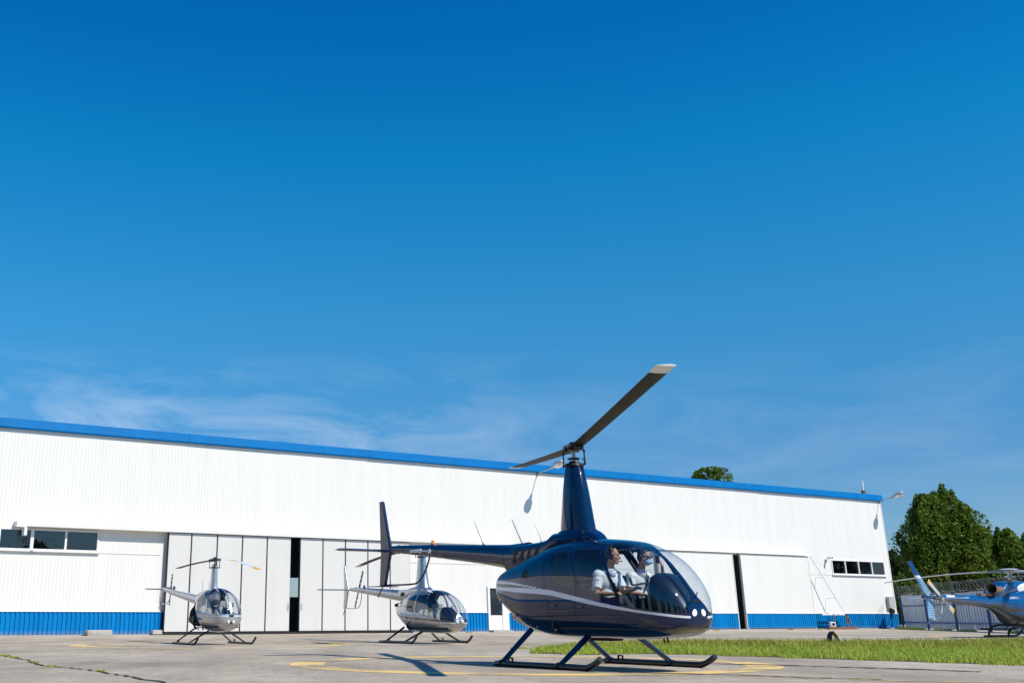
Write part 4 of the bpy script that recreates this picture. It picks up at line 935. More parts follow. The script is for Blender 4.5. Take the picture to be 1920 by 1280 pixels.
    slab([(-7.22, 2.57), (-7.60, 2.57), (-8.0, 3.13), (-7.72, 3.15)], .086, 'fin_tip', M_ecb, f1)
    for k in range(9):
        z0 = 1.80 + .07 * k; q = (z0 - 1.72) / .74
        m = MB(); m.box((-6.73 - q * .62, 0, z0), (.5 - .15 * q, .096, .016)); m.build('fin_stripe', M_ecb, f1)
    f2 = slab([(-6.45, 1.66), (-6.98, 1.66), (-7.05, .84), (-6.62, .84)], .09, 'tail_fin', M_ecl, root)
    for k in range(9):
        z0 = .94 + .075 * k; m = MB(); m.box((-6.77, 0, z0), (.40 + .01 * k, .096, .018)); m.build('fin_stripe', M_ecb, f2)
    m = MB(); m.tube(smooth_path([(-5.9, 0, 1.52), (-5.95, 0, 1.2), (-6.15, 0, .92), (-6.5, 0, .80), (-6.85, 0, .80)]), .025, 8); m.build('tail_guard', M_ecw, root)
    m = MB(); m.tube([(-6.7, 0, .84), (-6.9, 0, .72), (-7.15, 0, .62)], .03, 8); m.build('tail_skeg', M_ecb, root)
    for sg in (-1, 1):
        m = MB(); rings = []
        for t in np.linspace(0, 1, 6):
            y = sg * (.1 + 1.15 * t); rings.append([Vector((-6.05 + u * .46, y, 1.66 + v * .05)) for u, v in ((.5, 0), (.35, .5), (0, .6), (-.5, 0), (0, -.6), (.35, -.5))])
        m.loft(rings, True); m.build('stabilizer', M_ecl, root, ang=40)
    m = MB(); m.cyl((-6.45, 0, 1.72), (-6.45, -.34, 1.72), .06, 14); m.cyl((-6.45, -.30, 1.72), (-6.45, -.40, 1.72), .09, 14); m.tube([(-6.3, -.1, 1.8), (-6.4, -.24, 1.85), (-6.45, -.33, 1.80)], .02, 8); m.bbox((-6.5, -.02, 1.80), (.5, .16, .12), .03); tr = m.build('tail_rotor', M_steel, root)
    for k in range(2):
        A = Matrix.Translation((-6.45, -.36, 1.72)) @ Matrix.Rotation(R(-142 + 180 * k), 4, 'Y') @ Matrix.Rotation(R(90), 4, 'X')
        b = MB(); blade_mesh(b, .10, 1.0, .14, .22, 0, nseg=6); b.v = [tuple(A @ Vector(p)) for p in b.v]; bo = b.build('tail_blade', M_rb, tr)
        b = MB(); blade_mesh(b, .87, 1.005, .222, .228, 0, .12, 2, nseg=2); b.v = [tuple(A @ Vector(p)) for p in b.v]; b.build('blade_band', M_rotory, bo)
    # skids with bowed cross tubes and step
    for sg in (-1, 1):
        m = MB(); y = sg * 1.08; m.tube([(-1.1, y, .05)] + [(-1.0 + .25 * k, y, .05) for k in range(11)] + [(1.8, y, .10), (2.05, y, .22), (2.27, y, .36), (2.38, y, .44)], .05, 10); sk = m.build('skid', M_skid, root)
        m = MB(); m.bbox((.3, sg * 1.14, .36), (3.0, .16, .085), .015); m.build('step', M_skid, root)
    for xx, zt in ((-.72, .52), (.95, .44)):
        m = MB(); h_ = [(xx, 0, zt), (xx, .45, zt + .02), (xx, .75, zt - .02), (xx, .98, zt - .14), (xx, 1.06, .2), (xx, 1.08, .06)]
        m.tube(smooth_path([(p[0], -p[1], p[2]) for p in h_[::-1]] + h_[1:], 30), .05, 10); m.build('cross_tube', M_skid, root)
    m = MB(); m.box((-1.1, 0, .60), (.02, .02, .3)); m.tube([(-.9, 0, .5), (-1.1, 0, .42), (-1.4, 0, .40)], .012, 6); m.build('antenna', M_black, root)
    return root
M_rb = mat('pale grey rotor paint', (.58, .59, .60), .35, .2, .2, var=.1)
heli_big = build_big_heli()

# ------------------------------------------------------------------ the two men in the navy helicopter
def person(label, pose, skin, shirt, hairm, bald, masked, glasses):
    H = pose
    V3 = Vector
    def add_hand(mb, wrist, d, nrm, curl, side):
        """palm along d, palm faces nrm; thumb on `side` (+1/-1) of d x nrm"""
        d = V3(d).normalized(); nrm = V3(nrm); nrm = (nrm - d * nrm.dot(d)).normalized(); lat = d.cross(nrm) * side; W = V3(wrist)
        rot = Matrix((d, lat, nrm)).transposed()
        mb.ellipsoid(W + d * .048, (.056, .043, .018), rot, 16, 10); mb.ellipsoid(W + d * .07, (.03, .041, .016), rot, 14, 8)
        for k, (o, L) in enumerate(((.030, .070), (.010, .080), (-.011, .074), (-.030, .058))):
            p = W + d * .085 + lat * o; dd = d.copy(); r = .0092 - .0006 * (k == 3)
            for j, fr in enumerate((.42, .32, .26)):
                a = curl * (.55, .8, .6)[j] + .05 * k; ax = lat
                dd = (dd * cos(a) + nrm * sin(a)).normalized() if j == 0 else (dd * cos(a) + (nrm * dd.dot(d) - d * dd.dot(nrm)) * sin(a)).normalized()
                q = p + dd * (L * fr); mb.capsule(p, q, r, r * .92, 8, 3); p, r = q, r * .92
        p = W + d * .025 + lat * .034; dd = (d * .62 + lat * .70 + nrm * .30).normalized(); q = p + dd * .042; mb.capsule(p, q, .0125, .0105, 8, 3)
        dd = (d * .75 + lat * .2 + nrm * .6 * min(1, curl + .2)).normalized(); mb.capsule(q, q + dd * .032, .0105, .0088, 8, 3)
    hc = V3(H['head']); HR = Matrix.Rotation(R(H['yaw']), 3, 'Z') @ Matrix.Rotation(R(H['pitch']), 3, 'Y')
    h = lambda x, y, z: hc + HR @ V3((x, y, z)) * 1.06
    b = MB()
    b.ellipsoid(h(-.012, 0, .035), (.098, .077, .092), HR); b.ellipsoid(h(.022, 0, -.03), (.072, .066, .092), HR); b.ellipsoid(h(.05, 0, -.088), (.042, .044, .034), HR)
    b.ellipsoid(h(.075, 0, .028), (.022, .05, .013), HR); b.capsule(h(.088, 0, .012), h(.110, 0, -.030), .010, .0155, 10); b.ellipsoid(h(.098, 0, -.036), (.015, .019, .010), HR)
    for sg in (-1, 1):
        b.ellipsoid(h(-.012, sg * .078, -.012), (.020, .010, .032), HR); b.ellipsoid(h(.060, sg * .040, -.022), (.026, .022, .022), HR)
    b.ellipsoid(h(.088, 0, -.062), (.012, .024, .006), HR); b.ellipsoid(h(.086, 0, -.074), (.012, .020, .007), HR)
    nk = V3(H['neck']); b.capsule(h(-.02, 0, -.06), nk, .056, .062)
    ch, ab, pe = V3(H['chest']), V3(H['belly']), V3(H['pelvis'])
    sp = (ch - pe).normalized(); TR = sp.to_track_quat('Z', 'Y').to_matrix(); TR = Matrix.Rotation(math.atan2(sp.x, sp.z), 3, 'Y')
    def torso(mb, g):
        mb.ellipsoid(ch, (.115 + g, .178 + g, .17 + g), TR); mb.ellipsoid(ab, (.115 + g, .155 + g, .15 + g), TR); mb.ellipsoid(pe, (.125 + g, .17 + g, .12 + g), TR)
        mb.capsule(H['shR'], H['shL'], .066 + g, .066 + g)
    torso(b, 0)
    for s_ in 'RL':
        b.capsule(H['sh' + s_], H['el' + s_], .052, .041); b.capsule(H['el' + s_], H['wr' + s_], .042, .027)
        add_hand(b, H['wr' + s_], V3(H['hd' + s_]), V3(H['hn' + s_]), H['curl' + s_], H['ts' + s_])
        b.capsule(H['hip' + s_], H['kn' + s_], .088, .062); b.capsule(H['kn' + s_], H['an' + s_], .060, .040); b.capsule(H['an' + s_], V3(H['an' + s_]) + V3((.17, 0, -.03)), .04, .032)
    body = b.build('person', skin, None, ang=0)
    md = body.modifiers.new('union', 'REMESH'); md.mode = 'VOXEL'; md.voxel_size = .0065; md.use_smooth_shade = True
    md = body.modifiers.new('relax', 'SMOOTH'); md.iterations = 3; md.factor = .5
    tag(body, label, 'person')
    def cloth(name, mb, mt_, vs=.010, it=4):
        o = mb.build(name, mt_, body, ang=0); md = o.modifiers.new('union', 'REMESH'); md.mode = 'VOXEL'; md.voxel_size = vs; md.use_smooth_shade = True
        md = o.modifiers.new('relax', 'SMOOTH'); md.iterations = it; md.factor = .5; return o
    t = MB(); torso(t, .016); t.capsule(nk + V3((0, 0, -.02)), nk + V3((.01, 0, -.06)), .075, .09)
    for s_ in 'RL':
        A, E_ = V3(H['sh' + s_]), V3(H['el' + s_]); q = A + (E_ - A) * .74; t.capsule(A, A + (E_ - A) * .3, .074, .072); t.tube([A, A + (E_ - A) * .4, q], [.072, .071, .070], 16)
        for k in range(3): p = A + (E_ - A) * (.25 + .2 * k); t.ellipsoid(p + V3((.03 * (-1) ** k, -.03, .01)), (.05, .05, .012), None, 10, 6)
    for k in range(5): t.ellipsoid(ab + V3((.06 + .02 * (k % 2), -.05 + .03 * k, -.02 - .03 * k)), (.06, .10, .014), Matrix.Rotation(.5 * k, 3, 'X'), 12, 6)
    cloth('t_shirt', t, shirt)
    p = MB(); p.ellipsoid(pe + V3((0, 0, -.01)), (.142, .188, .125), TR)
    for s_ in 'RL': p.capsule(H['hip' + s_], H['kn' + s_], .105, .078); p.capsule(H['kn' + s_], V3(H['an' + s_]) + (V3(H['kn' + s_]) - V3(H['an' + s_])) * .1, .076, .062)
    cloth('trousers', p, M_navyc)
    q = MB()
    for s_ in 'RL': A = V3(H['an' + s_]); q.capsule(A + V3((-.04, 0, -.04)), A + V3((.19, 0, -.05)), .048, .038)
    q.build('shoes', M_black, body)
    # hair
    q = MB()
    if bald: q.ellipsoid(h(-.030, 0, .022), (.088, .080, .070), HR); q.ellipsoid(h(-.02, 0, .05), (.092, .079, .080), HR)
    else: q.ellipsoid(h(-.02, 0, .052), (.098, .081, .084), HR); q.ellipsoid(h(-.045, 0, -.01), (.070, .078, .08), HR)
    q.build('hair', hairm, body)
    for sg in (-1, 1):
        e_ = MB(); e_.ellipsoid(h(.086, sg * .031, .008), (.010, .016, .007), HR, 12, 8); e_.build('eye', M_eye, body)
    if glasses:
        g = MB()
        for sg in (-1, 1): g.ellipsoid(h(.099, sg * .033, .004), (.008, .030, .022), HR, 14, 8); g.tube([h(.098, sg * .06, .008), h(.04, sg * .078, .008), h(-.01, sg * .082, .005)], .004, 6)
        g.tube([h(.102, -.012, .01), h(.102, .012, .01)], .004, 6); g.build('sunglasses', M_darkline, body)
    if masked:
        g = MB(); g.ellipsoid(h(.060, 0, -.062), (.064, .066, .054), HR, 22, 14)
        mo = g.build('face_mask', M_mask, body); g = MB()
        for sg in (-1, 1): g.tube([h(.07, sg * .055, -.04), h(.02, sg * .074, -.02), h(-.01, sg * .082, .0)], .003, 6); g.tube([h(.06, sg * .055, -.09), h(.01, sg * .074, -.05), h(-.015, sg * .082, -.02)], .003, 6)
        g.build('mask_loop', M_shirt, mo)
    # headset
    g = MB(); g.tube([h(-.005, .094 * cos(a), .035 + .105 * sin(a)) for a in np.linspace(-.15, pi + .15, 22)], .009, 8)
    for sg in (-1, 1):
        g.ellipsoid(h(-.008, sg * .098, -.008), (.043, .026, .055), HR, 18, 12)
    hs = g.build('headset', M_panel, body)
    g = MB(); g.tube([h(-.0, H['mic'] * .10, -.03), h(.05, H['mic'] * .10, -.06), h(.105, H['mic'] * .055, -.075), h(.125, H['mic'] * .02, -.072)], .005, 6); g.ellipsoid(h(.127, H['mic'] * .012, -.072), (.014, .02, .012), HR, 12, 8); g.build('microphone', M_panel, hs)
    g = MB(); g.tube([h(-.012, .088 * cos(a), .035 + .112 * sin(a)) for a in np.linspace(.5, pi - .5, 12)], .013, 8); g.build('headband_pad', M_lens if bald else M_panel, hs)
    # harness over the chest
    g = MB()
    def strap(pts):
        for A, B in zip(pts[:-1], pts[1:]):
            A, B = V3(A), V3(B); d = (B - A); n_ = d.length; rot = d.to_track_quat('X', 'Z').to_matrix(); g.box((A + B) / 2, (n_ * 1.04, .048, .006), rot)
    y0 = H['chest'][1]; sy = H['belt']
    cx = ch.x
    strap([(cx - .09, y0 + sy * .14, ch.z + .20), (cx + .03, y0 + sy * .12, ch.z + .175), (cx + .115, y0 + sy * .075, ch.z + .09), (cx + .148, y0 + sy * .02, ch.z - .03), (ab.x + .142, y0 - sy * .05, ab.z + .02), (pe.x + .16, y0 - sy * .13, pe.z + .06)])
    g.build('seat_belt', M_belt, body)
    body.location = (3.49, 19.27, 0); body.rotation_euler = (0, 0, R(-59))
    return body
yP, yC = -.33, .33
person('man in white t-shirt and dark headset, bare faced, near seat of the navy helicopter', dict(
    head=(1.14, yP, 1.645), yaw=38, pitch=4, neck=(1.06, yP, 1.46), chest=(.99, yP, 1.27), belly=(.97, yP, 1.07), pelvis=(.93, yP, .91),
    shR=(1.0, yP - .20, 1.36), shL=(1.0, yP + .18, 1.36), elR=(1.02, yP - .27, 1.09), elL=(1.10, yP + .24, 1.11), wrR=(1.26, yP - .12, 1.08), wrL=(1.34, yP + .22, 1.16),
    hdR=(.95, .25, .12), hdL=(.9, .1, .25), hnR=(.1, .35, -.9), hnL=(.1, -.3, -.9), curlR=.9, curlL=.9, tsR=1, tsL=-1,
    hipR=(.98, yP - .10, .90), hipL=(.98, yP + .10, .90), knR=(1.42, yP - .12, 1.00), knL=(1.42, yP + .13, 1.00), anR=(1.72, yP - .10, .70), anL=(1.72, yP + .10, .70), mic=-1, belt=-1),
    M_skin2, M_shirt, M_hair, True, False, False)
person('man in pale blue face mask and headset raising one hand, inside the navy helicopter', dict(
    head=(1.14, yC, 1.64), yaw=12, pitch=6, neck=(1.05, yC, 1.45), chest=(.99, yC, 1.26), belly=(.97, yC, 1.07), pelvis=(.93, yC, .91),
    shR=(1.0, yC - .18, 1.35), shL=(1.02, yC + .19, 1.35), elR=(1.03, yC - .24, 1.10), elL=(1.26, yC + .26, 1.27), wrR=(1.28, yC - .15, 1.07), wrL=(1.36, yC + .155, 1.50),
    hdR=(.95, .1, .0), hdL=(-.15, -.25, .95), hnR=(.05, .2, -.95), hnL=(-.8, -.5, 0), curlR=.6, curlL=.8, tsR=1, tsL=-1,
    hipR=(.98, yC - .10, .90), hipL=(.98, yC + .10, .90), knR=(1.42, yC - .13, 1.00), knL=(1.42, yC + .12, 1.00), anR=(1.72, yC - .10, .70), anL=(1.72, yC + .10, .70), mic=1, belt=1),
    M_skin, M_shirt, M_hair2, False, True, True)

# ------------------------------------------------------------------ hangar and what hangs on it
hangar = build_hangar()
def flood_lamp(s, z, length, rise, label):
    root = empty('flood_lamp', HW(s, .02, z)); root.rotation_euler = (0, 0, AW - pi / 2)     # local +x points out from the wall
    tag(root, label, 'lamp', 'flood lamps on the hangar roof edge')
    a = MB(); a.box((.02, 0, .0), (.04, .14, .22)); a.tube([(.03, 0, 0), (length * .5, 0, rise * .45), (length, 0, rise * .9)], .028, 8); a.tube([(.04, 0, -.1), (length * .35, 0, rise * .25)], .014, 6); a.build('arm', M_steel, root)
    t = Matrix.Rotation(-.28, 3, 'Y'); h = MB(); rings = []
    for u, r, d in ((-.1, .05, .06), (0, .08, .08), (.3, .12, .12), (.42, .24, .20), (.75, .27, .22), (.98, .19, .17), (1.06, .04, .04)):
        rings.append([Vector((length - .08, 0, rise * .9)) + t @ Vector((u, r * cos(q), d * .6 * sin(q))) for q in np.linspace(0, 2*pi, 20, endpoint=False)])
    h.loft(rings, True); ho = h.build('lamp_head', mat_lamp, root, ang=50)
    l = MB(); l.ellipsoid(Vector((length - .08, 0, rise * .9)) + t @ Vector((.66, 0, -.07)), (.32, .23, .17), t, 20, 10); l.build('lamp_glass', M_lens, ho)
    return root
mat_lamp = mat('cast aluminium', (.45, .45, .44), .45, .5, 0, var=.15)
flood_lamp(22.37, 8.46, 1.3, .20, 'flood lamp on an arm at the roof edge, beside the navy rotor mast')
flood_lamp(53.95, 8.50, 1.05, .18, 'flood lamp on an arm at the far right corner of the hangar')
def wall_thing(name, s, off, z, label, cat): r = empty(name, HW(s, off, z)); r.rotation_euler = (0, 0, AW - pi/2); tag(r, label, cat); return r
r = wall_thing('security_camera', 47.25, .02, 4.42, 'small white security camera above left end of the four pane window', 'camera')
m = MB(); m.box((.02, 0, -.1), (.04, .12, .2)); m.tube([(.03, 0, -.1), (.16, 0, -.08), (.2, 0, .0)], .022, 8); m.build('bracket', M_frame, r)
m = MB(); m.bbox((.32, -.05, .06), (.42, .14, .13), .02); b = m.build('camera_body', M_frame, r); m = MB(); m.cyl((.53, -.05, .06), (.545, -.05, .06), .045, 14); m.build('lens', M_black, b)
r = wall_thing('switch_box', 53.45, .02, 1.55, 'grey electrical box on the white wall above the plinth near the far corner', 'box')
m = MB(); m.bbox((.12, 0, .15), (.24, .62, .75), .02); m.build('cabinet', M_lamp if False else mat('grey enamel', (.42, .43, .43), .5, var=.1), r)
m = MB(); m.bbox((.10, .08, -.42), (.18, .34, .30), .02); m.build('socket_box', M_black, r)
m = MB(); m.tube([(.05, -.1, -.3), (.06, -.12, -.9), (.07, -.5, -1.2), (.08, -1.0, -1.5)], .02, 6); m.tube([(.05, .1, -.5), (.06, .0, -1.0), (.07, -.2, -1.45)], .02, 6); m.build('cable', M_black, r)
r = empty('roof_mast', HW(52.9, -.35, 8.95)); tag(r, 'short pale post standing on roof edge close to the corner lamp', 'post')
m = MB(); m.cyl((0, 0, 0), (0, 0, .85), .06, 10); m.build('pole', M_frame, r); m = MB(); m.bbox((0, 0, .14), (.24, .24, .32), .03); m.build('base', M_rust, r); m = MB(); m.ellipsoid((0, 0, .87), (.07, .07, .07), None, 12, 8); m.build('cap', M_frame, r)
# leaning door-rail support: slanting leg, two posts, sleeper, ties
r = empty('rail_support', HW(46.5, 1.0, 0)); tag(r, 'slanting steel support frame with two posts by the sliding door end', 'support frame')
def at(s, off, z): return HW(s, off, z) - r.location
m = MB(); A, B = at(45.05, .42, 4.56), at(47.95, .95, .02); m.tube([A, A + (B - A) * .79], .032, 8); leg = m.build('slanting_leg', M_frame, r)
m = MB(); m.tube([A + (B - A) * .79, B], .05, 8); m.build('leg_foot', M_rust, leg)
for s in (46.15, 47.42): m = MB(); m.box(at(s, .85, .48), (.07, .07, .94), Matrix.Rotation(AW, 3, 'Z')); m.build('post', M_rust if s > 47 else M_steel, r)
m = MB(); m.box(at(46.78, .85, .98), (2.6, .30, .05), Matrix.Rotation(AW, 3, 'Z')); m.box(at(46.6, .5, .93), (2.3, .06, .12), Matrix.Rotation(AW, 3, 'Z')); m.build('shade_beam', M_frame, r)  # beams added over the posts to throw shade on the plinth
for t in (.30, .58):
    p = A + (B - A) * t; q = MB(); q.tube([p, p - N3 * (.42 + .5 * t)], .018, 6); q.build('wall_tie', M_frame, r)
m = MB(); m.box(at(46.7, .95, .07), (2.9, .22, .13), Matrix.Rotation(AW, 3, 'Z')); m.build('sleeper', M_rust, r)
r = empty('equipment_box', HW(45.75, .95, .14)); tag(r, 'small white box on the rusty sleeper under the support frame', 'box')
m = MB(); m.bbox((0, 0, .16), (.34, .3, .32), .03); m.build('case', M_frame, r); m = MB(); m.cyl((.02, -.15, .17), (.02, -.165, .17), .09, 16); m.build('dial', M_black, r)
for s, o, d, nm in ((-3.05, .55, (1.1, .5, .22), 'long low concrete block on the ground against the blue plinth'), (-.35, .35, (.45, .4, .2), 'short concrete block beside the left edge of the grey doors'), (54.2, .4, (.9, .6, .24), 'broken concrete lump at the foot of the far hangar corner')):
    m = MB(); rr = random.Random(int(s * 10)); m.bbox((0, 0, d[2] / 2), d, .035); m.v = [(x + rr.uniform(-.03, .03), y + rr.uniform(-.03, .03), max(0.002, z + rr.uniform(-.02, .02))) for x, y, z in m.v]
    o_ = m.build('concrete_block', M_conc, None); o_.location = HW(s, o, 0); o_.rotation_euler = (0, 0, AW); tag(o_, nm, 'block', 'concrete blocks at the hangar foot')

# ------------------------------------------------------------------ ground, markings, cracks
def asphalt():
    m = bpy.data.materials.new('asphalt'); m.use_nodes = True; t = m.node_tree; b = t.nodes['Principled BSDF']
    tc = N(t, 'ShaderNodeTexCoord')
    def noise(sc, det=6, rough=.6, scale=(1, 1, 1), rot=0):
        mp = N(t, 'ShaderNodeMapping'); mp.inputs['Scale'].default_value = scale; mp.inputs['Rotation'].default_value = (0, 0, rot); t.links.new(tc.outputs['Object'], mp.inputs[0])
        n = N(t, 'ShaderNodeTexNoise'); n.inputs['Scale'].default_value = sc; n.inputs['Detail'].default_value = det; n.inputs['Roughness'].default_value = rough; t.links.new(mp.outputs[0], n.inputs[0]); return n.outputs['Fac']
    def ramp(f, p0, c0, p1, c1):
        r = N(t, 'ShaderNodeValToRGB'); r.color_ramp.elements[0].position = p0; r.color_ramp.elements[0].color = (*c0, 1); r.color_ramp.elements[1].position = p1; r.color_ramp.elements[1].color = (*c1, 1); t.links.new(f, r.inputs[0]); return r.outputs[0]
    def mul(a, c, fac=1.0):
        x = N(t, 'ShaderNodeMixRGB', blend_type='MULTIPLY'); x.inputs[0].default_value = fac; t.links.new(a, x.inputs[1]); t.links.new(c, x.inputs[2]); return x.outputs[0]
    col = ramp(noise(.22, 7), .32, (.395, .340, .266), .68, (.51, .442, .352))
    col = mul(col, ramp(noise(.55, 5, .6, (1, .18, 1), .55), .36, (.74, .735, .73), .62, (1, 1, 1)))
    col = mul(col, ramp(noise(2.4, 9, .78), .3, (.78, .775, .77), .7, (1.14, 1.135, 1.13)))
    col = mul(col, ramp(noise(.11, 5, .6), .38, (.86, .85, .84), .58, (1.04, 1.04, 1.04)))
    col = mul(col, ramp(noise(9.0, 4, .7), .30, (.70, .69, .68), .48, (1, 1, 1)))
    v = N(t, 'ShaderNodeTexVoronoi'); v.inputs['Scale'].default_value = 55; t.links.new(tc.outputs['Object'], v.inputs['Vector'])
    g = N(t, 'ShaderNodeHueSaturation'); g.inputs['Saturation'].default_value = 0.0; t.links.new(v.outputs['Color'], g.inputs['Color'])
    col = mul(col, ramp(g.outputs[0], .1, (.74, .73, .72), .9, (1.2, 1.2, 1.2)))
    # fine wandering hairline cracks
    w_ = N(t, 'ShaderNodeTexVoronoi'); w_.feature = 'DISTANCE_TO_EDGE'; w_.inputs['Scale'].default_value = .22
    n2 = N(t, 'ShaderNodeTexNoise'); n2.inputs['Scale'].default_value = .9; n2.inputs['Detail'].default_value = 5; t.links.new(tc.outputs['Object'], n2.inputs[0])
    ad = N(t, 'ShaderNodeMixRGB', blend_type='LINEAR_LIGHT'); ad.inputs[0].default_value = .9; t.links.new(tc.outputs['Object'], ad.inputs[1]); t.links.new(n2.outputs['Color'], ad.inputs[2]); t.links.new(ad.outputs[0], w_.inputs['Vector'])
    col = mul(col, ramp(w_.outputs['Distance'], .001, (.45, .43, .4), .006, (1, 1, 1)), .55)
    t.links.new(col, b.inputs['Base Color']); b.inputs['Roughness'].default_value = .88; b.inputs['Specular IOR Level'].default_value = .3
    bp = N(t, 'ShaderNodeBump'); bp.inputs['Strength'].default_value = .35; bp.inputs['Distance'].default_value = .008; t.links.new(v.outputs['Distance'], bp.inputs['Height']); t.links.new(bp.outputs[0], b.inputs['Normal'])
    return m
m = MB(); m.raw([(-2500, -2500, 0), (2500, -2500, 0), (2500, 2500, 0), (-2500, 2500, 0)], [(0, 1, 2, 3)])
tag(m.build('ground', asphalt(), smooth=False), kind='structure')
def paint(name, base, lo):
    m = bpy.data.materials.new(name); m.use_nodes = True; t = m.node_tree; b = t.nodes['Principled BSDF']; tc = N(t, 'ShaderNodeTexCoord')
    n = N(t, 'ShaderNodeTexNoise'); n.inputs['Scale'].default_value = 14; n.inputs['Detail'].default_value = 7; n.inputs['Roughness'].default_value = .7; t.links.new(tc.outputs['Object'], n.inputs[0])
    n2 = N(t, 'ShaderNodeTexNoise'); n2.inputs['Scale'].default_value = .9; n2.inputs['Detail'].default_value = 4; t.links.new(tc.outputs['Object'], n2.inputs[0])
    a = N(t, 'ShaderNodeMath', operation='ADD'); t.links.new(n.outputs['Fac'], a.inputs[0]); t.links.new(n2.outputs['Fac'], a.inputs[1])
    r = N(t, 'ShaderNodeValToRGB'); r.color_ramp.elements[0].position = lo; r.color_ramp.elements[1].position = lo + .12; r.color_ramp.elements[0].color = (.24, .21, .17, 1); r.color_ramp.elements[1].color = (*base, 1)
    h = N(t, 'ShaderNodeMath', operation='MULTIPLY'); h.inputs[1].default_value = .5; t.links.new(a.outputs[0], h.inputs[0]); t.links.new(h.outputs[0], r.inputs[0]); t.links.new(r.outputs[0], b.inputs['Base Color']); b.inputs['Roughness'].default_value = .8
    return m
M_yel = paint('worn yellow paint', (.80, .56, .19), .40); M_yel2 = paint('faded yellow paint', (.62, .45, .17), .46)
def ringm(c, r0, r1, mt_, z=.004, a0=0, a1=360):
    m = MB(); n = 140; v = []; rr = random.Random(3)
    for i in range(n + 1):
        a = R(a0 + (a1 - a0) * i / n); j = rr.uniform(-.012, .012)
        v += [(c[0] + (r0 + j) * cos(a), c[1] + (r0 + j) * sin(a), z), (c[0] + (r1 + j) * cos(a), c[1] + (r1 + j) * sin(a), z)]
    m.raw(v, [(2*i, 2*i+1, 2*i+3, 2*i+2) for i in range(n)]); return tag(m.build('ground_marking', mt_, smooth=False), kind='structure')
ringm((2.75, 20.45), 3.50, 4.08, M_yel); ringm((-4.5, 34.3), 3.48, 3.95, M_yel); ringm((1.9, 37.5), 3.3, 3.7, M_yel2, a0=180, a1=330); ringm((26.6, 47.5), 3.6, 4.1, M_yel)
def ribbon(name, pts, wd, mt_, z, jit=.0, seed=1, sub=10):
    rr = random.Random(seed); P = []
    for (a, b) in zip(pts[:-1], pts[1:]):
        for k in range(sub): t = k / sub; P.append(Vector((a[0] + (b[0]-a[0]) * t + rr.uniform(-jit, jit), a[1] + (b[1]-a[1]) * t + rr.uniform(-jit, jit), z)))
    P.append(Vector((*pts[-1], z))); v = []
    for i, p in enumerate(P):
        d = (P[min(i+1, len(P)-1)] - P[max(i-1, 0)]).normalized(); n_ = Vector((-d.y, d.x, 0)); q = wd * (1 + rr.uniform(-.5, .5) * (jit > 0)) / 2; v += [p + n_ * q, p - n_ * q]
    m = MB(); m.raw(v, [(2*i, 2*i+1, 2*i+3, 2*i+2) for i in range(len(P) - 1)]); return tag(m.build(name, mt_, smooth=False), kind='structure')
ribbon('ground_marking', [(5.0, 16.5), (5.57, 15.98), (5.9, 15.6)], .22, M_yel2, .004, .02, 2); ribbon('ground_marking', [(6.16, 15.44), (6.7, 15.06), (7.44, 14.7), (8.6, 14.2)], .22, M_yel2, .004, .008, 4)
M_crack = mat('crack filler', (.028, .026, .024), .9, var=.3)
ribbon('ground_crack', [(-9.5, 28), (-7.63, 24.93), (-6.2, 22.0), (-5.38, 19.78), (-4.22, 18.2), (-3.33, 16.41), (-2.3, 14.3)], .05, M_crack, .008, .05, 5)
ribbon('ground_crack', [(4.9, 20.9), (5.93, 20.44), (6.64, 19.99), (7.63, 18.96), (8.21, 18.38), (8.89, 17.5)], .17, M_crack, .008, .025, 6)
ribbon('ground_crack', [(3.6, 17.3), (5.0, 16.62), (5.7, 15.9), (6.5, 15.3)], .10, M_crack, .008, .02, 7)
ribbon('ground_crack', [(-14, 40), (-3, 43), (8, 49), (20, 52), (32, 60)], .05, M_crack, .008, .06, 8)
ribbon('ground_crack', [(-12, 30.5), (-4, 28.5), (2, 28.0), (6, 24.2)], .03, M_crack, .008, .06, 9)

# ------------------------------------------------------------------ grass strip, weeds
def inpoly(x, y, P):
    ins = np.zeros(x.shape, bool); n = len(P)
    for i in range(n):
        a, b = P[i], P[(i+1) % n]
        ins ^= ((a[1] > y) != (b[1] > y)) & (x < (b[0]-a[0]) * (y-a[1]) / ((b[1]-a[1]) or 1e-12) + a[0])
    return ins
GP = [(3.55, 26.4), (4.56, 25.3), (6.03, 26.0), (7.09, 25.3), (8.28, 23.4), (9.24, 22.0), (10.76, 19.9), (14, 16), (17, 12), (38, 30), (33, 40), (20.0, 38.0), (15.2, 36.4), (13.4, 36.0), (10.6, 37.0), (9.2, 36.2), (6.05, 33.8), (4.5, 30.4), (3.7, 27.4)]
M_grass = mat('grass blades', (.34, .47, .05), .55, 0, 0, base2=(.52, .58, .09), vscale=.55, island=.35, spec=.25, trans=.4)
M_dry = mat('dry grass', (.40, .39, .06), .8, 0, 0, var=.3, vscale=2, island=.3, trans=.3)
M_soil = mat('soil under grass', (.10, .085, .045), .95, var=.3, vscale=2)
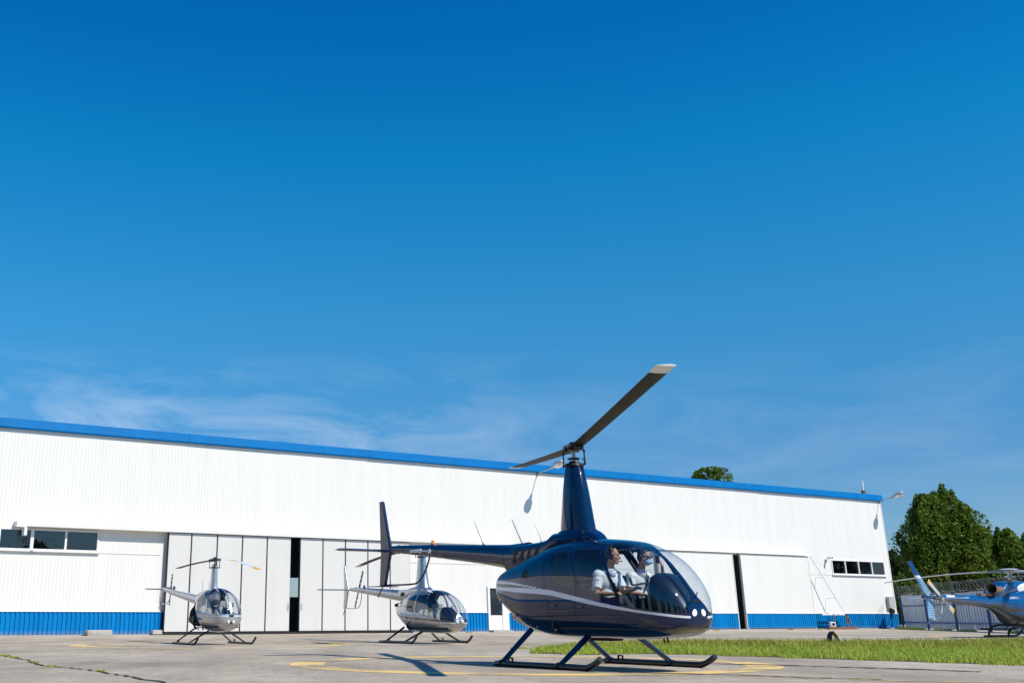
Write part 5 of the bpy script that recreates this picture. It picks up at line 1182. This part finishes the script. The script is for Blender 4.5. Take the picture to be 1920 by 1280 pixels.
def blades(P, n, hmin, hmax, seed, wd=.014, wob=0.0):
    g = np.random.default_rng(seed); P = np.array(P); lo, hi = P.min(0), P.max(0)
    x = g.uniform(lo[0], hi[0], n * 3); y = g.uniform(lo[1], hi[1], n * 3); q1 = .16 * (np.sin(x * 6.3 + 2 * np.sin(y * 3.1)) + np.sin(y * 7.7 + x * 2.9)); k = inpoly(x + q1 * wob, y + q1 * wob, P); x, y = x[k][:n], y[k][:n]; n = len(x)
    # keep within what can be seen, denser near the front
    cl = .62 + .38 * np.sin(x * 2.1 + 1.3 * np.sin(y * 1.7)) * np.sin(y * 2.7 + x * .9)
    hgt = g.uniform(hmin, hmax, n) * (.7 + .6 * cl); a = g.uniform(0, 2*pi, n); ln = g.uniform(.15, .8, n) * hgt; b = g.uniform(0, 2*pi, n); wv = wd * g.uniform(.6, 1.5, n)
    dx, dy = np.cos(a) * wv, np.sin(a) * wv; lx, ly = np.cos(b) * ln, np.sin(b) * ln
    V = np.zeros((n, 5, 3)); V[:, 0] = np.stack([x - dx, y - dy, 0*x], 1); V[:, 1] = np.stack([x + dx, y + dy, 0*x], 1)
    V[:, 2] = np.stack([x + dx*.7 + lx*.35, y + dy*.7 + ly*.35, hgt*.6], 1); V[:, 3] = np.stack([x - dx*.7 + lx*.35, y - dy*.7 + ly*.35, hgt*.6], 1); V[:, 4] = np.stack([x + lx, y + ly, hgt], 1)
    base = np.arange(n)[:, None] * 5
    F = np.vstack([base + np.array([[0, 1, 2]]), base + np.array([[0, 2, 3]]), base + np.array([[3, 2, 4]])])
    return V.reshape(-1, 3), F
V, F = blades(GP, 270000, .045, .11, 11, .0075, 1.0)
tag(np_mesh('grass', V, F, M_grass), 'green grass strip between the apron and the hangar', 'grass', kind='stuff')
FARP = [(8.0, 29.5), (14, 28), (24, 25), (38, 30), (33, 40), (20.0, 38.0), (15.2, 36.4), (13.4, 36.0), (10.6, 37.0), (9.2, 36.2), (6.05, 33.8), (5.0, 31)]
V, F = blades(FARP, 42000, .07, .19, 12, .008, 1.0); tag(np_mesh('seeding_grass', V, F, M_dry), 'dry seeding stalks in the grass strip', 'grass', kind='stuff')
edge = []
for a, b in zip(GP[:8], GP[1:9]): edge += [a, ((a[0]+b[0])/2, (a[1]+b[1])/2)]
EP = edge + [(p[0] + .15, p[1] + .45) for p in edge[::-1]]
V, F = blades(EP, 5000, .02, .07, 13, .010, 1.0); tag(np_mesh('dry_grass', V, F, M_dry), 'dry grass along the front edge of the grass strip', 'grass', kind='stuff')
gm = MB(); gm.raw([(p[0], p[1], .006) for p in GP], [tuple(range(len(GP)))]); tag(gm.build('soil', M_soil, smooth=False), kind='structure')
rr = random.Random(8)
wp = [(-5.05, 19.2, .08, .03), (-5.9, 21.2, .10, .03), (-3.9, 17.6, .06, .025), (-7.4, 24.5, .10, .035), (-7.0, 23.7, .12, .035), (3.8, 30.2, .22, .05)]
for k in range(9):
    t = rr.random(); p = (36.3 - 3.6 * t - .4 - rr.random() * .5, 80 - 21 * t); wp.append((p[0], p[1], .5, .13))
for k in range(14): s = rr.uniform(13, 45); p = HW(s, .75, 0); wp.append((p.x, p.y, .16, .06))
VV, FF, off = [], [], 0
for i, (x, y, rad, hh) in enumerate(wp):
    V, F = blades([(x - rad, y - rad * .5), (x + rad, y - rad * .5), (x + rad, y + rad * .5), (x - rad, y + rad * .5)], 150 if hh < .1 else 260, hh * .5, hh, 100 + i, .012); VV.append(V); FF.append(F + off); off += len(V)
tag(np_mesh('weeds', np.vstack(VV), np.vstack(FF), M_grass), 'tufts of weeds in cracks and along the fence foot', 'weeds', kind='stuff')

# bent runway edge marker in the grass
r = empty('edge_marker', (13.28, 34.1, 0), R(8)); tag(r, 'bent black and yellow strip standing like a tent in the grass', 'marker')
def bent(pts, name, mt_, par, th=.03, wd=.34):
    m = MB(); rings = []
    for i, (x, z) in enumerate(pts):
        d = Vector((pts[min(i+1, len(pts)-1)][0] - pts[max(i-1, 0)][0], 0, pts[min(i+1, len(pts)-1)][1] - pts[max(i-1, 0)][1])).normalized(); n_ = Vector((-d.z, 0, d.x)) * th / 2
        p = Vector((x, 0, z)); rings.append([p + n_ + Vector((0, wd/2, 0)), p + n_ - Vector((0, wd/2, 0)), p - n_ - Vector((0, wd/2, 0)), p - n_ + Vector((0, wd/2, 0))])
    m.loft(rings, True); o = m.build(name, mt_, par, ang=30); o.rotation_euler = (0, 0, R(18)); return o
bent([(-.20, .0), (-.19, .14), (-.14, .27), (-.04, .355)], 'dark_leg', M_black, r, .035, .16); bent([(-.04, .355), (.06, .30), (.13, .20)], 'yellow_leg', M_yel, r, .03, .16); bent([(.13, .20), (.22, .08), (.27, .0)], 'white_foot', M_rotorw, r, .03, .16)

# ------------------------------------------------------------------ fence with razor wire
M_fence = mat('grey blue sheet fence', (.52, .57, .62), .5, 0, 0, var=.14, vscale=1.5, stretch=(1, 1, .2))
M_frail = mat('blue fence paint', (.012, .075, .26), .5, 0, 0, var=.2)
FA, FB = Vector((36.35, 80.6, 0)), Vector((31.4, 50.5, 0))
def build_fence():
    root = empty('fence', FA); tag(root, 'grey blue corrugated sheet fence with coiled razor wire on top, behind the striped tail fin', 'fence')
    d = (FB - FA); L = d.length; d.normalize(); nn = Vector((d.y, -d.x, 0))          # nn points to the apron
    if nn.x > 0: nn = -nn
    n = int(L / 2.6)
    for i in range(n):
        a0 = L * i / n; a1 = L * (i + 1) / n - .02; m = MB(); rr = random.Random(i); dz = rr.uniform(-.03, .03); tl = rr.uniform(-.03, .03); prof = []; s = a0; k = 0
        while s < a1:
            for q, o in ((0, 0), (.20, 0), (.23, .07), (.42, .07)):
                if s + q < a1: prof.append((s + q, o))
            s += .45
        v = []
        for ss, o in prof: v += [d * ss + nn * o + Vector((0, 0, .06)), d * ss + nn * (o + tl) + Vector((0, 0, 2.1 + dz))]
        m.raw(v, [(2*j, 2*j+2, 2*j+3, 2*j+1) for j in range(len(prof) - 1)]); m.build('fence_panel', M_fence, root, ang=20)
        if i % 2: continue
        p = MB(); p.box(d * a0 + nn * .12 + Vector((0, 0, 1.05)), (.09, .09, 2.1), d.to_track_quat('X', 'Z').to_matrix()); p.tube([d * a0 + nn * .1 + Vector((0, 0, 2.1)), d * a0 + nn * .1 + Vector((0, 0, 2.75))], .02, 6); p.build('post', M_frail, root)
    rot = d.to_track_quat('X', 'Z').to_matrix()
    for z in (.42, 1.45): m = MB(); m.box(d * L / 2 + nn * .085 + Vector((0, 0, z)), (L, .05, .09), rot); m.build('rail', M_frail, root)
    m = MB(); P = []
    nt_ = int(L / .30) * 14
    for i in range(nt_): t = i / 14; a = 2*pi*t; P.append(d * (L * i / nt_ + .14 * sin(a * .5)) + nn * (.10 + .28 * cos(a)) + Vector((0, 0, 2.43 + .28 * sin(a))))
    m.tube(P, .011, 4); m.tube([nn * .1 + Vector((0, 0, 2.70)), d * L + nn * .1 + Vector((0, 0, 2.70))], .008, 4); m.build('razor_wire', mat('dull galvanised wire', (.13, .13, .13), .5, .6, var=.2), root)
    return root
build_fence()

# ------------------------------------------------------------------ trees
M_leaf = mat('poplar leaves', (.058, .118, .013), .6, 0, 0, base2=(.175, .245, .028), vscale=.45, island=.42, spec=.2, trans=.35)
M_leafd = mat('dark leaves', (.026, .050, .014), .6, 0, 0, base2=(.055, .085, .022), vscale=.5, island=.4, spec=.2, trans=.25)
M_bark = mat('bark', (.075, .058, .042), .9, var=.35, vscale=4, bump=.6, bscale=14)
def tree(name, loc, H, W, seed, label, cat='tree', mt_=None, nl=26000, group=None, base=.08, plume=1.0, leaf=.105, dome=None, tall=2.5):
    """upright crown made of many leaning leafy shoots; leaves are small folded faces"""
    mt_ = mt_ or M_leaf; g = np.random.default_rng(seed); root = empty(name, loc); tag(root, label, cat, group)
    m = MB(); m.tube([(0, 0, 0), (W * .01, 0, H * .25), (0, W * .015, H * .55), (0, 0, H * .86)], [.034 * H * .5, .026 * H * .5, .016 * H * .5, .02], 10); tr = m.build('trunk', M_bark, root)
    dm = dome or .62 * H; zb = H - dm
    def env(z, a):                         # crown radius at height z in direction a, with uneven lobes
        k = 1 + .20 * np.sin(2 * a + ph[0] + z * .9) + .17 * np.sin(3 * a + ph[1] - z * 1.3) + .12 * np.sin(5 * a + ph[2] + z * 2.1)
        up = np.sqrt(np.clip(1 - ((z - zb) / dm) ** 2, 0, 1)); lo = np.clip(.62 + .38 * (z - base * H) / max(.1, zb - base * H), .4, 1)
        return W / 2 * np.where(z > zb, up, lo) * k
    ph = g.uniform(0, 6.28, 3); nc = int(105 * plume); cl = []
    for k in range(nc):
        a = g.uniform(0, 2*pi); z = base * H + (H * .97 - base * H) * (k + g.uniform(0, 1)) / nc
        r = env(np.array(z), a) * (g.uniform(.05, 1.0) ** .55); rc = g.uniform(.05, .135) * W * (.75 + .25 * (z < zb)); cl.append((r * cos(a), r * sin(a), z, rc))
    br = MB()
    for x_, y_, z_, rc in cl[::6]: s = Vector((0, 0, max(.3, z_ - .16 * H))); e_ = Vector((x_, y_, z_)); br.tube([s, s * .5 + e_ * .5 - Vector((0, 0, .03 * H)), e_], [.006 * H, .0045 * H, .004], 6)
    br.build('limbs', M_bark, root)
    wgt = np.array([c[3] ** 2 for c in cl]); cnt = np.maximum(20, (nl * wgt / wgt.sum()).astype(int)); C = []
    for (x_, y_, z_, rc), per in zip(cl, cnt):
        off = g.normal(0, 1, (per, 3)); off /= np.linalg.norm(off, axis=1)[:, None] + 1e-9; off *= (rc * g.uniform(0, 1, per) ** .38)[:, None]; off[:, 2] *= tall
        off[:, :2] *= (1.15 - .35 * np.clip(off[:, 2] / (rc * tall), -1, 1))[:, None]        # clumps taper upwards
        c = np.array((x_, y_, z_)) + off; C.append(c[c[:, 2] > .15])
    # stray sprigs past the outline
    k = nl // 8; a = g.uniform(0, 2*pi, k); z = base * H + g.uniform(.1, 1.0, k) * (H * .99 - base * H); r = env(z, a) * g.uniform(.9, 1.24, k); C.append(np.stack([r * np.cos(a), r * np.sin(a), z], 1))
    C = np.vstack(C); n = len(C); sz = leaf * g.uniform(.5, 1.6, n)
    d1 = g.normal(0, 1, (n, 3)); d1[:, 2] += .35; d1 /= np.linalg.norm(d1, axis=1)[:, None]; d2 = g.normal(0, 1, (n, 3)); d2 = np.cross(d1, d2); d2 /= np.linalg.norm(d2, axis=1)[:, None]
    V = np.zeros((n, 4, 3)); V[:, 0] = C - d1 * sz[:, None]; V[:, 1] = C + d2 * (sz * .62)[:, None]; V[:, 2] = C + d1 * sz[:, None]; V[:, 3] = C - d2 * (sz * .62)[:, None]
    V[:, 1, 2] += sz * .15; V[:, 3, 2] += sz * .15
    F = np.arange(n * 4).reshape(n, 4); np_mesh('crown', V.reshape(-1, 3), F, mt_, root)
    return root
G1 = 'trees beyond the fence'
tree('poplar_tree', (46.7, 97, 0), 9.4, 3.5, 1, 'leftmost green poplar of the tall clump beyond the fence', nl=36000, group=G1)
tree('poplar_tree', (47.6, 98, 0), 10.5, 4.4, 2, 'green poplar left of the clump top, beyond the fence', nl=44000, group=G1)
tree('poplar_tree', (49.3, 99, 0), 10.9, 4.6, 13, 'tallest green poplar in the clump beyond the fence', nl=44000, group=G1)
tree('poplar_tree', (49.9, 97, 0), 9.5, 4.0, 3, 'broad green poplar sloping down towards the big rotor head', nl=36000, group=G1)
tree('poplar_tree', (51.7, 98, 0), 8.0, 3.2, 23, 'middling green poplar filling the dip beside the broad one', nl=26000, group=G1)
tree('poplar_tree', (53.2, 97, 0), 7.5, 3.4, 4, 'shorter green tree behind the rotor head at the right edge', nl=30000, group=G1)
tree('poplar_tree', (55.5, 97, 0), 6.8, 3.8, 14, 'low green tree at the extreme right edge beyond the fence', nl=24000, group=G1)
tree('dark_tree', (49.6, 110.5, 0), 6.3, 3.4, 5, 'dark distant tree right beside the hangar corner', mt_=M_leafd, nl=22000, group=G1)
tree('dark_tree', (52.2, 112, 0), 6.6, 4.6, 6, 'dark tree between the corner tree and the poplars', mt_=M_leafd, nl=22000, group=G1)
tree('shrub', (40.6, 89.6, 0), 3.5, 3.0, 7, 'bright green shrub showing over the fence next to the hangar corner', 'shrub', nl=16000, plume=.7, base=.02, leaf=.09)
tree('shrub', (43.2, 90.5, 0), 3.0, 3.4, 17, 'bright green shrub over the fence behind the striped fin', 'shrub', nl=16000, plume=.7, base=.02, leaf=.09)
tree('tree', (38.5, 128, 0), 16.7, 3.7, 8, 'round tree top showing above the blue hangar roof', nl=30000, dome=2.1, tall=1.0, base=.55, leaf=.13)
# the row behind the photographer that the paint and glass mirror
G2 = 'row of trees facing the hangar'
src = tree('tree', (-34, -6, 0), 9.5, 8.5, 9, 'dark tree mirrored in the windows and the navy helicopter', nl=16000, group=G2, mt_=M_leafd, leaf=.16)
for k, (x, y, s) in enumerate(((-29, 23, .95), (-26, -16, 1.15), (-42, 3, .9), (-17, -26, 1.0), (-5, -34, 1.2), (9, -38, 1.0), (22, -40, 1.25), (36, -38, .9), (-50, 12, 1.1), (52, -30, 1.2), (62, -18, 1.0), (74, -8, 1.2), (86, 4, 1.0), (92, 40, 1.1), (96, 58, 1.3), (90, 74, 1.1))):
    c = src.copy(); COL.objects.link(c); c.location = (x, y, 0); c.rotation_euler = (0, 0, k * 1.3); c.scale = (s,) * 3
    for ch in src.children: q = ch.copy(); COL.objects.link(q); q.parent = c
